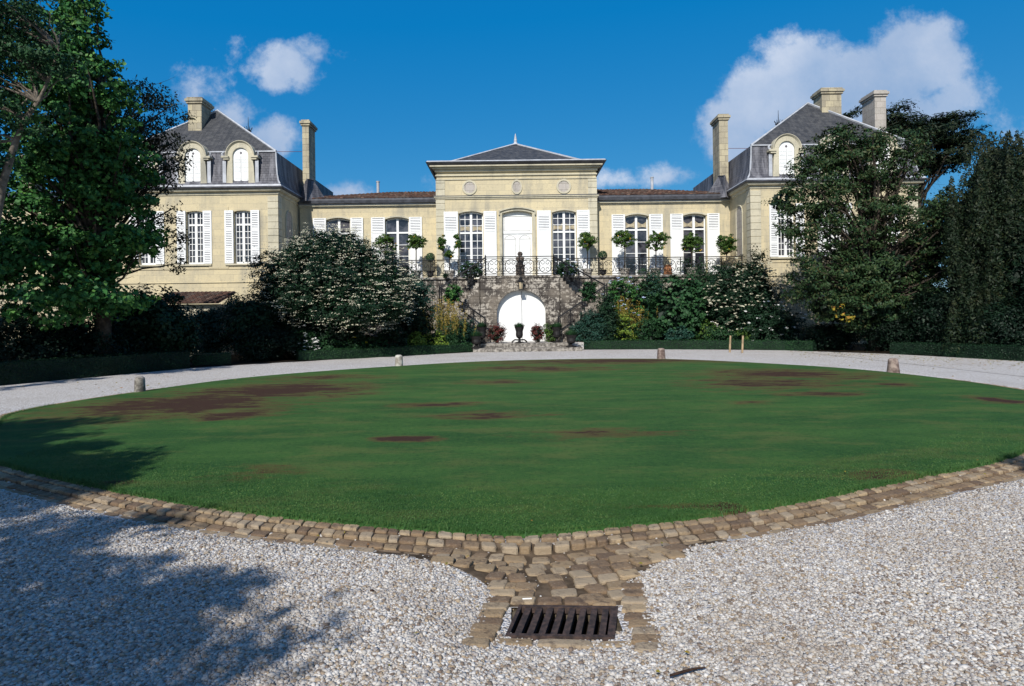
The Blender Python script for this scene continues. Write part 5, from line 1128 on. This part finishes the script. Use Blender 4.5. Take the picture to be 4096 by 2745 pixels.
def spikes(label, cx, top, w_, Y, n, mat='lf_gold'):
    Y = max(Y, hyf(cx) + (1.9 if cx > 2300 else 1.2)); p = at(cx, top, Y); rx = w_ * Y / F / 2; o = empty('spiky_plant', (p.x, Y, 0), label, 'plant'); Ps = []; Ns = []
    P2 = []; N2 = []
    for i in range(n):
        x = p.x + rx * random.gauss(0, .5); y = Y + random.uniform(-.5, .5); h = p.z * random.uniform(.62, 1.03) * (1 - .25 * abs(x - p.x) / rx); lean = (x - p.x) * .15; m_ = 46
        t = rng.uniform(.5, 1, m_)[:, None]; P = np.array([x, y, 0]) + np.array([lean, 0, h]) * t; P += unit(m_) * .045; Ps.append(P); Ns.append(unit(m_) + [0, -.5, .3])
        m_ = 40; t = rng.uniform(.1, .75, m_)[:, None]; P = np.array([x, y, 0]) + np.array([lean, 0, h]) * t; P += unit(m_) * .12; P2.append(P); N2.append(unit(m_) + [0, -.3, .5])
    V, F_ = leaves(np.vstack(Ps), np.vstack(Ns), .065, .5); link_np('flowers', V, F_, M[mat], o)
    V, F_ = leaves(np.vstack(P2), np.vstack(N2), .09, .4); link_np('foliage', V, F_, M['lf_mid'], o)
spikes('tall plant with golden flower spikes in front of the left handrail', 1775, 1180, 200, 30.2, 110)
spikes('tall plant with golden flower spikes to the right of the stair', 2500, 1180, 230, 29.6, 90)
spikes('orange-gold flower spikes lower down among lime leaves on the right', 2490, 1230, 110, 29.0, 34)
# by the steps: red heather-like clumps and urns
S('red_shrub', 'dark red feathery shrub left of the cellar door', 1985, 1290, 95, 31.4, 'lf_red', 70, 30, .07, zb=.39, rc=.16, depth=.35)
S('red_shrub', 'dark red feathery shrub just right of the cellar door', 2150, 1290, 65, 31.4, 'lf_red', 55, 30, .07, zb=.39, rc=.15, depth=.35)
S('green_shrub', 'olive green bushy plant behind the right red shrub', 2205, 1285, 85, 31.6, 'lf_citrus', 60, 26, .07, zb=.39, rc=.16, depth=.3)
def urn(label, px, ytop, ybase, wpx, Y, zb, tuft=True, mat='castiron', base=True, ball=None):
    p = at(px, ybase, Y); p.z = zb; top = at(px, ytop, Y).z; H = top - zb; r = wpx * Y / F / 2; o = empty('garden_urn', p, label, 'urn'); mb = MB()
    if base:
        mb.lathe(p, [(r * 1.05, 0), (r * 1.05, .04), (r * .5, .07), (r * .3, .10), (r * .22, H * .22), (r * .3, H * .28), (r * .72, H * .36), (r * .85, H * .5), (r * .82, H * .72), (r * 1.1, H * .97), (r * 1.18, H), (r * .9, H), (r * .85, H - .03)], 16)
        if tuft == 'legs':
            for a in range(3):
                t = 2 * pi * a / 3 - pi / 2; mb.tube([p + Vector((0, 0, .16)), p + Vector((cos(t) * .28, sin(t) * .28, .17)), p + Vector((cos(t) * .42, sin(t) * .42, .08)), p + Vector((cos(t) * .45, sin(t) * .45, .02))], .04, 5)
    else: mb.lathe(p, [(r * .75, 0), (r * .9, H * .6), (r * 1.05, H * .9), (r * 1.12, H * .9), (r * 1.12, H), (r * .9, H)], 14)
    mb.build('bowl', M[mat], o, smooth=False)
    if ball:
        mb = MB(); bz = ball[0]; mb.tube([(p.x, p.y, top - .05), (p.x, p.y, bz)], .02, 5); mb.build('stem', M['bark'], o)
        d = unit(1500); V, F_ = leaves(np.array([p.x, p.y, bz]) + d * ball[1] * rng.uniform(.75, 1.02, 1500)[:, None], d + unit(1500) * .6, .06, .5); link_np('foliage', V, F_, M['lf_hedge'], o)
    else:
        n = 500; a = rng.uniform(0, 2 * pi, n); rr = r * 1.25 * rng.random(n) ** .5; h = rng.uniform(.5, 1.0, n) * r * 1.25 * (1.15 - (rr / (r * 1.4)) ** 2 * .6)
        b = np.c_[p.x + rr * .8 * np.cos(a), p.y + rr * .8 * np.sin(a), np.full(n, top - .03)]; tip = b + np.c_[np.cos(a) * rr * .5, np.sin(a) * rr * .5, h]; wv = np.c_[-np.sin(a), np.cos(a), 0 * a] * .012
        V = np.stack([b - wv, b + wv, tip], 1).reshape(-1, 3); link_np('foliage', V, np.arange(3 * n).reshape(-1, 3), M['lf_hedge'], o)
    return o
urn('tall dark urn on scrolled feet with a grassy tuft before the white cellar door', 2078, 1308, 1372, 34, 31.2, .39, 'legs')
urn('dark urn with grassy tuft, upper one left of the steps', 1928, 1308, 1355, 36, 31.1, .39)
urn('dark urn with grassy tuft at the right, below the handrail foot', 2228, 1308, 1350, 36, 31.3, .39)
urn('dark urn with a wide tuft at the left end of the lower step', 1905, 1345, 1392, 42, 30.2, .20)
urn('dark urn with a wide tuft at the right end of the lower step', 2285, 1340, 1388, 42, 30.3, .20)
zter = 4.03
urn('dark lidded urn with a clipped ball plant on the terrace, left', 1723, 1085, 1115, 30, 35.0, zter, ball=(Z_(1725, 1030, 35), .27))
urn('dark urn with a clipped ball plant on the terrace, right of the pavilion corner', 2412, 1080, 1108, 30, 35.0, zter, ball=(Z_(2411, 1022, 35), .27))
# citrus trees in pots on the terrace
def citrus(label, px, ptop, pbot, w_, heart=False, dense=1.0):
    Y = 35.1; c = at(px, (ptop + pbot) / 2, Y); rx = w_ * Y / F / 2 * 1.2; rz = (pbot - ptop) * Y / F / 2 * 1.12; o = empty('potted_citrus', (c.x, Y, zter), label, 'potted tree', 'potted citrus trees on the terrace'); mb = MB()
    mb.lathe((c.x, Y, zter), [(.22, 0), (.28, .35), (.30, .42), (.33, .42), (.33, .50), (.27, .50)], 14); mb.build('pot', M['stonepale'], o)
    lob = [(c.x, Y, c.z, rx * .75, rx * .6, rz * .8)] + [(c.x + rx * random.uniform(-.5, .5), Y, c.z + rz * random.uniform(-.2, .6), rx * .42, rx * .4, rz * .42) for _ in range(4)]
    if heart: lob = [(c.x + s * rx * .62, Y, c.z + rz * .25, rx * .3, rx * .3, rz * .62) for s in (-1, 1)] + [(c.x, Y, c.z - rz * .55, rx * .45, rx * .3, rz * .3)]
    cl = lobe_clumps(lob, int(84 * dense), .3); foliage('crown', None, 0, 34, .115, M['lf_citrus'], o, rc=.15, clumps=cl, up=.3, rnd=.9, asp=.5)
    mb = MB(); zf_ = c.z - rz * .8; mb.tube([(c.x, Y, zter + .45), (c.x + .02, Y, zf_)], [.035, .028], 6)
    for i in range(8): e = Vector(cl[0][i]); mb.tube(curve((c.x, Y, zf_), e, 0, 3, .03), [.022, .018, .012, .008], 4, False)
    mb.build('trunk', M['bark'], o)
    n = 5; k = rng.choice(len(cl[0]), n); fm = MB()
    for i in k: q = cl[0][i] + unit(1)[0] * .12 - [0, .1, 0]; fm.lathe(Vector(q), [(.01, -.035), (.032, -.015), (.032, .015), (.01, .035)], 7)
    fm.build('fruit', M['fruit'], o)
citrus('sparse leafy citrus tree at the left, half hidden by the flowering mound', 1538, 935, 1025, 105, dense=.8)
citrus('small round citrus tree with bare stem in front of the left range shutter', 1663, 930, 1005, 85)
citrus('open heart-shaped citrus tree beside the left pavilion window', 1797, 935, 1035, 85, heart=True, dense=.8)
citrus('dense citrus tree with pale fruit beside the right pavilion window', 2348, 925, 1010, 88)
citrus('broad citrus tree left of the first window in the right range', 2497, 922, 1000, 110)
citrus('citrus tree with gap in its crown, right of the first window in the right range', 2622, 927, 1010, 105, dense=.9)
citrus('dense rounded citrus tree in front of the last window of the right range', 2765, 925, 1020, 100, dense=1.3)
citrus('yellowish citrus tree at the right end of the terrace beside the wing', 2905, 935, 1025, 90, dense=1.2)
# plumbago and others on terrace
S('blue_flower_plant', 'bushy plant with pale blue flowers on the terrace left of the central railing', 1880, 1045, 110, 33.6, 'lf_mid', 70, 26, .09, zb=3.95, rc=.16, flowers='fl_blue', nf=26, fs=.10, depth=.4)
S('blue_flower_plant', 'bushy plant with pale blue flowers on the terrace right of the central railing', 2268, 1040, 110, 33.6, 'lf_mid', 70, 26, .09, zb=3.95, rc=.16, flowers='fl_blue', nf=30, fs=.10, depth=.4)
S('potted_plant', 'bright green leafy plant on the left stair landing', 1812, 1130, 80, 31.9, 'lf_bright', 50, 26, .10, zb=2.45, rc=.15, depth=.35)
S('potted_plant', 'green leafy plant on the right stair landing', 2352, 1115, 80, 31.9, 'lf_mid', 50, 26, .10, zb=2.45, rc=.15, depth=.35)
S('potted_plant', 'small dark ball plant at the foot of the left terrace railing', 1783, 1092, 26, 34.2, 'lf_dark', 14, 26, .06, zb=4.02, rc=.1, depth=.15)
tp_ = at(2672, 1105, 34.9); mb = MB(); mb.lathe((tp_.x, 34.9, zter), [(.20, 0), (.27, .12), (.22, .28), (.26, .40), (.18, .55), (.24, .62), (.2, .64)], 14); tag(mb.build('terracotta_jar', M['terra'], loc=(tp_.x, 34.9, zter)), 'orange terracotta jar behind the right terrace railing', 'jar')
# right border
S('blue_hydrangea', 'bushy hydrangea with pale blue heads below the right terrace wall', 2505, 1085, 210, 31.0, 'lf_bright', 220, 28, .11, rc=.24, flowers='fl_blue', nf=55, fs=.13, depth=.7)
S('green_shrub', 'dark blue-green bush at the foot of the right handrail', 2352, 1225, 175, 31.62, 'lf_blue', 260, 32, .08, rc=.22, depth=.38, fix=True)
S('lime_shrub', 'lime green and yellow shrub below the golden spikes on the right', 2475, 1240, 160, 28.6, 'lf_lime', 170, 30, .10, rc=.22)
S('green_shrub', 'mid green rounded bush right of the lime shrub', 2590, 1265, 130, 29.0, 'lf_mid', 110, 30, .09, rc=.22)
S('green_shrub', 'mid green bush filling the terrace foot between hydrangea and large-leaved shrub', 2590, 1052, 210, 32.0, 'lf_mid', 200, 30, .10, rc=.26, depth=.7)
S('green_shrub', 'dark green shrub against the wall at the right stair foot', 2425, 1165, 110, 31.75, 'lf_dark', 200, 30, .10, rc=.24, depth=.42, fix=True)
S('green_shrub', 'dark leafy shrub rising to the railing between conifer bush and camellia', 2890, 1035, 160, 32.3, 'lf_blue', 180, 30, .10, rc=.26, depth=.7)
S('conifer_bush', 'soft dark green conifer bush against the terrace railing', 2780, 1012, 290, 31.8, 'lf_mid', 380, 36, .08, rc=.30, depth=1.1)
S('green_shrub', 'dark upright shrub touching the railing, right of the blue hydrangea', 2610, 1055, 110, 32.0, 'lf_blue', 170, 30, .09, rc=.25, depth=.7)
S('large_leaf_shrub', 'large-leaved green shrub with drooping leaves in the right border', 2720, 1085, 290, 30.0, 'lf_mid', 230, 22, .22, rc=.3, asp=.7, droop=.8, depth=1.0, flowers='fl_pink', nf=8, fs=.10)
S('green_shrub', 'leafy clump with heart-shaped leaves under the large-leaved shrub', 2715, 1300, 120, 28.4, 'lf_blue', 90, 26, .13, rc=.2, asp=.7)
S('rose_bush', 'small yellowing shrub near the hedge, left of the stakes', 2840, 1270, 110, 28.2, 'lf_citrus', 80, 24, .11, rc=.2, flowers='fl_white', nf=3, fs=.09)
S('perennial_clump', 'low feathery green clump behind the hedge left of the stakes', 2890, 1305, 140, 27.9, 'lf_mid', 110, 30, .08, rc=.2)
S('perennial_clump', 'low clump with yellowish leaf tips behind the stakes', 2985, 1300, 130, 27.7, 'lf_citrus', 80, 26, .09, rc=.18)
S('camellia_shrub', 'tall dark shrub dotted with white flowers left of the right wing', 2990, 1030, 330, 29.6, 'lf_dark', 520, 34, .12, rc=.3, flowers='fl_cream', nf=330, fs=.13, depth=1.3)
S('white_rose_bush', 'dark bush with scattered white roses beside the big right tree', 3090, 1200, 300, 28.0, 'lf_dark', 260, 30, .12, rc=.28, flowers='fl_white', nf=48, fs=.12, depth=.9)
S('green_shrub', 'loose leafy shrub rising beside the wing corner above the railing', 3010, 955, 150, 32.2, 'lf_drab', 150, 24, .12, rc=.28, depth=.7)
# right: tree, cedar, conifers
Yk = 26.5; kt = at(3500, 1380, Yk)
lob = [L3(3400, 640, 160, 120, Yk), L3(3280, 740, 150, 130, Yk), L3(3530, 660, 150, 110, Yk), L3(3220, 900, 130, 120, Yk), L3(3420, 880, 190, 150, Yk), L3(3640, 850, 180, 150, Yk), L3(3280, 1080, 150, 110, Yk), L3(3500, 1080, 200, 140, Yk), L3(3740, 1020, 150, 150, Yk), L3(3150, 800, 60, 50, Yk), L3(3450, 1230, 220, 90, Yk), L3(3670, 1200, 160, 120, Yk), L3(3800, 870, 90, 120, Yk)]
o, cl = tree('spreading_tree', 'wide spreading olive green tree covering the right wing, with autumn leaves low down', 'tree', (kt.x, Yk, 0), lob + [L3(3350, 1150, 200, 110, Yk), L3(3400, 575, 150, 80, Yk), L3(3560, 590, 130, 80, Yk), L3(3290, 640, 110, 70, Yk)] , 1350, 46, .15, 'lf_brown', .24, 8.2, 150, cn=0, rc=.42, asp=.5, up=.5, rnd=.8, flat=.45, inner=.25, droop=.5)
core([(a, b + .6, c, d, e, f) for a, b, c, d, e, f in lob[7:]], 5200, .30, o)
foliage('autumn_leaves', [L3(3375, 1255, 45, 30, Yk - 1.8), L3(3345, 1225, 25, 15, Yk - 1.8)], 6, 7, .15, M['lf_autumn'], o, rc=.22, asp=.7)
Yc_ = 45; kc = at(3640, 900, Yc_)
lob = [L3(3390, 462, 55, 14, Yc_), L3(3470, 440, 50, 16, Yc_), L3(3560, 490, 110, 40, Yc_), L3(3700, 510, 120, 26, Yc_), L3(3790, 490, 110, 22, Yc_), L3(3640, 560, 200, 50, Yc_), L3(3820, 560, 120, 40, Yc_), L3(3560, 440, 70, 20, Yc_), L3(3690, 640, 220, 60, Yc_)]
tree('cedar_tree', 'dark cedar with flat layered branches rising behind the right chimneys', 'tree', (kc.x, Yc_, 0), lob, 620, 60, .26, 'lf_yew', .4, 16.0, 50, rc=.7, flat=.3, up=.9, asp=.35, inner=.1)
# columnar conifers
kf = at(3990, 1400, 23.5); CF = []
o = empty('columnar_yew', (kf.x, 24, 0), 'tall dark columnar yew with many upright golden-tipped spires at the right edge', 'tree')
Pc = []; No = []
Pt = []; Nt = []
for i in range(300):
    px = random.uniform(3800, 4400); top = 515 + (abs(px - 3960) / 150) ** 2 * 25 * (1 if px < 3960 else .4) + random.uniform(0, 90) + (160 if px < 3860 else 0); Y = 24 + random.uniform(-1.3, 1.6); t0 = random.choice([0, 0, 0, 90, 200, 330, 470, 620, 760]); p = at(px, top + t0, Y - (.9 if t0 else 0) * random.random()); zlow = max(.2, p.z - random.uniform(2.2, 4.0)); m_ = 230
    t = rng.random(m_); r = .03 + .42 * t ** .7 * rng.random(m_) ** .3; a = rng.uniform(0, 2 * pi, m_); P_ = np.c_[p.x + r * np.cos(a), p.y + r * np.sin(a), p.z - (p.z - zlow) * t]; N_ = np.c_[np.cos(a), np.sin(a), .3 + 0 * a] + unit(m_) * .6; tip = t < .16
    Pc.append(P_[~tip]); No.append(N_[~tip]); Pt.append(P_[tip]); Nt.append(N_[tip])
V, F_ = leaves(np.vstack(Pt), np.vstack(Nt), .13, .4, .2, -1.0); link_np('golden_tips', V, F_, M['lf_drab'], o)
V, F_ = leaves(np.vstack(Pc), np.vstack(No), .13, .4, .2, -.5); link_np('foliage', V, F_, M['lf_yew'], o)
core([L3(3990, 1000, 130, 420, 24.3), L3(4180, 980, 170, 450, 24.3), L3(3890, 1080, 80, 330, 24.3)], 15000, .34, o, k0=.95)
mb = MB(); mb.tube([(kf.x, 24, -.05), (kf.x, 24, 6)], [.3, .1], 8); mb.build('trunk', M['bark'], o)
for (cx, top, w_, Y, lb) in ((3300, 1290, 260, 27.0, 'very dark shrub in shade at the foot of the spreading tree, left side'), (3560, 1230, 300, 25.0, 'very dark shrub in shade under the spreading tree behind the gravel'), (3780, 1130, 340, 23.8, 'very dark bush between the spreading tree and the yew'), (4020, 1190, 330, 22.6, 'very dark bush below the golden-tipped yew'), (4200, 1000, 300, 22.0, 'dark bush at the right picture edge')): dshrub(cx, top, w_, Y, lb, 'lf_shade', .10, 420, 42)
# iris-like clump
ip = gnd(4010, 1400); ip.y += .9; n = 160; a = rng.uniform(0, 2 * pi, n); ln = rng.uniform(.5, .95, n); b = np.c_[ip.x + rng.normal(0, .38, n), ip.y + rng.normal(0, .2, n), 0 * a + .02]
tip = b + np.c_[np.cos(a) * .45 * ln, np.sin(a) * .3 * ln, ln]; md = (b + tip) / 2 + [0, 0, .12]; wv = np.c_[-np.sin(a), np.cos(a), 0 * a] * .018
V = np.stack([b - wv, b + wv, md + wv, md - wv, tip], 1).reshape(-1, 3); q4 = [(5 * i, 5 * i + 1, 5 * i + 2, 5 * i + 3) for i in range(n)] + [(5 * i + 3, 5 * i + 2, 5 * i + 4) for i in range(n)]
tag(link_np('strappy_plant', V, q4, M['lf_mid'], loc=(ip.x, ip.y, 0)), 'strappy sword-leaved green plant behind the right hedge', 'plant')
# trees outside the frame whose shadows fall on the lawn and drive
def offtree(label, base, lob, nc, npc, leaf, h): tree('broadleaf_tree', label, 'tree', base, lob, nc, npc, leaf, 'lf_mid', .22, h, 30, rc=.42, inner=.1, up=.5)
offtree('leafy tree standing behind the viewer on the left, shading the gravel', (-8.2, -6.5, 0), [(-6.2, -6.0, 6.6, 2.5, 1.7, .9), (-5.0, -6.6, 6.6, 1.8, 1.5, .7), (-7.8, -5.2, 6.4, 2.0, 1.4, .8), (-4.0, -4.1, 5.8, 1.0, .8, .5), (-4.9, -3.6, 5.8, .9, .5, .35), (-5.8, -2.9, 6.0, 1.3, .6, .4), (-7.4, -2.3, 6.0, 1.3, .6, .4), (-6.6, -3.6, 6.0, 1.2, .6, .4), (-4.6, -4.8, 5.6, 1.2, .9, .7)], 380, 60, .18, 7)
offtree('leafy tree just outside the left of the view, shading the lawn edge', (-11.5, -.8, 0), [(-9.2, -.9, 6.2, 2.3, .8, 1.2), (-10.6, -.2, 6.6, 2.2, 1.2, 1.5), (-7.3, -.3, 5.8, 1.5, .35, .5), (-7.0, -1.2, 5.8, 1.2, .3, .4), (-11.5, -1.2, 5.5, 2.2, 1.4, 1.5)], 620, 75, .2, 6)
offtree('leafy tree beyond the left of the view, shading the hedge and drive', (-17.5, 11.5, 0), [(-17, 11, 7.2, 3.4, 3.2, 3.2), (-14.6, 12.5, 7.6, 2.2, 1.8, 1.5), (-20, 9, 7, 4, 3.5, 3.5), (-18, 6, 6, 3, 3, 3)], 420, 60, .25, 7)
offtree('leafy tree just outside the right of the view, tipping its shade on the lawn', (10.8, -.6, 0), [(4.2, -1.75, 6.5, 1.3, .45, .5), (5.2, -1.6, 6.5, 1.3, .6, .7), (7.2, -1.8, 7.0, 2.0, 1.3, 1.5), (9.5, -1.2, 7.0, 2.2, 1.4, 1.8)], 220, 60, .2, 7)
# fallen leaves at the right of the drive
P = []
for _ in range(420):
    px = random.uniform(3150, 4096); p = gnd(px, 1400 + (px - 3150) * .05 + abs(random.gauss(4, 16))); P.append((p.x, p.y, .012))
for _ in range(60): p = gnd(random.uniform(0, 700), random.uniform(1490, 1560)); P.append((p.x, p.y, .012))
for _ in range(70): y_ = random.uniform(2.6, 7); P.append((random.uniform(-1, 1) * y_ * .85, y_, .016))
for _ in range(60): a_ = random.randrange(K); P.append((OUT[a_][0] + NRM[a_][0] * random.uniform(-.8, .8), OUT[a_][1] + NRM[a_][1] * random.uniform(-.8, .8), .06))
P = np.array(P); sz_ = np.where(P[:, 1] < 9, .026, .07); V, F_ = leaves(P, unit(len(P)) * .35 + [0, 0, 1], sz_, .6, .3); tag(link_np('fallen_leaves', V, F_, M['lf_autumn']), 'dry fallen leaves scattered on the gravel below the trees', 'leaves', kind='stuff')
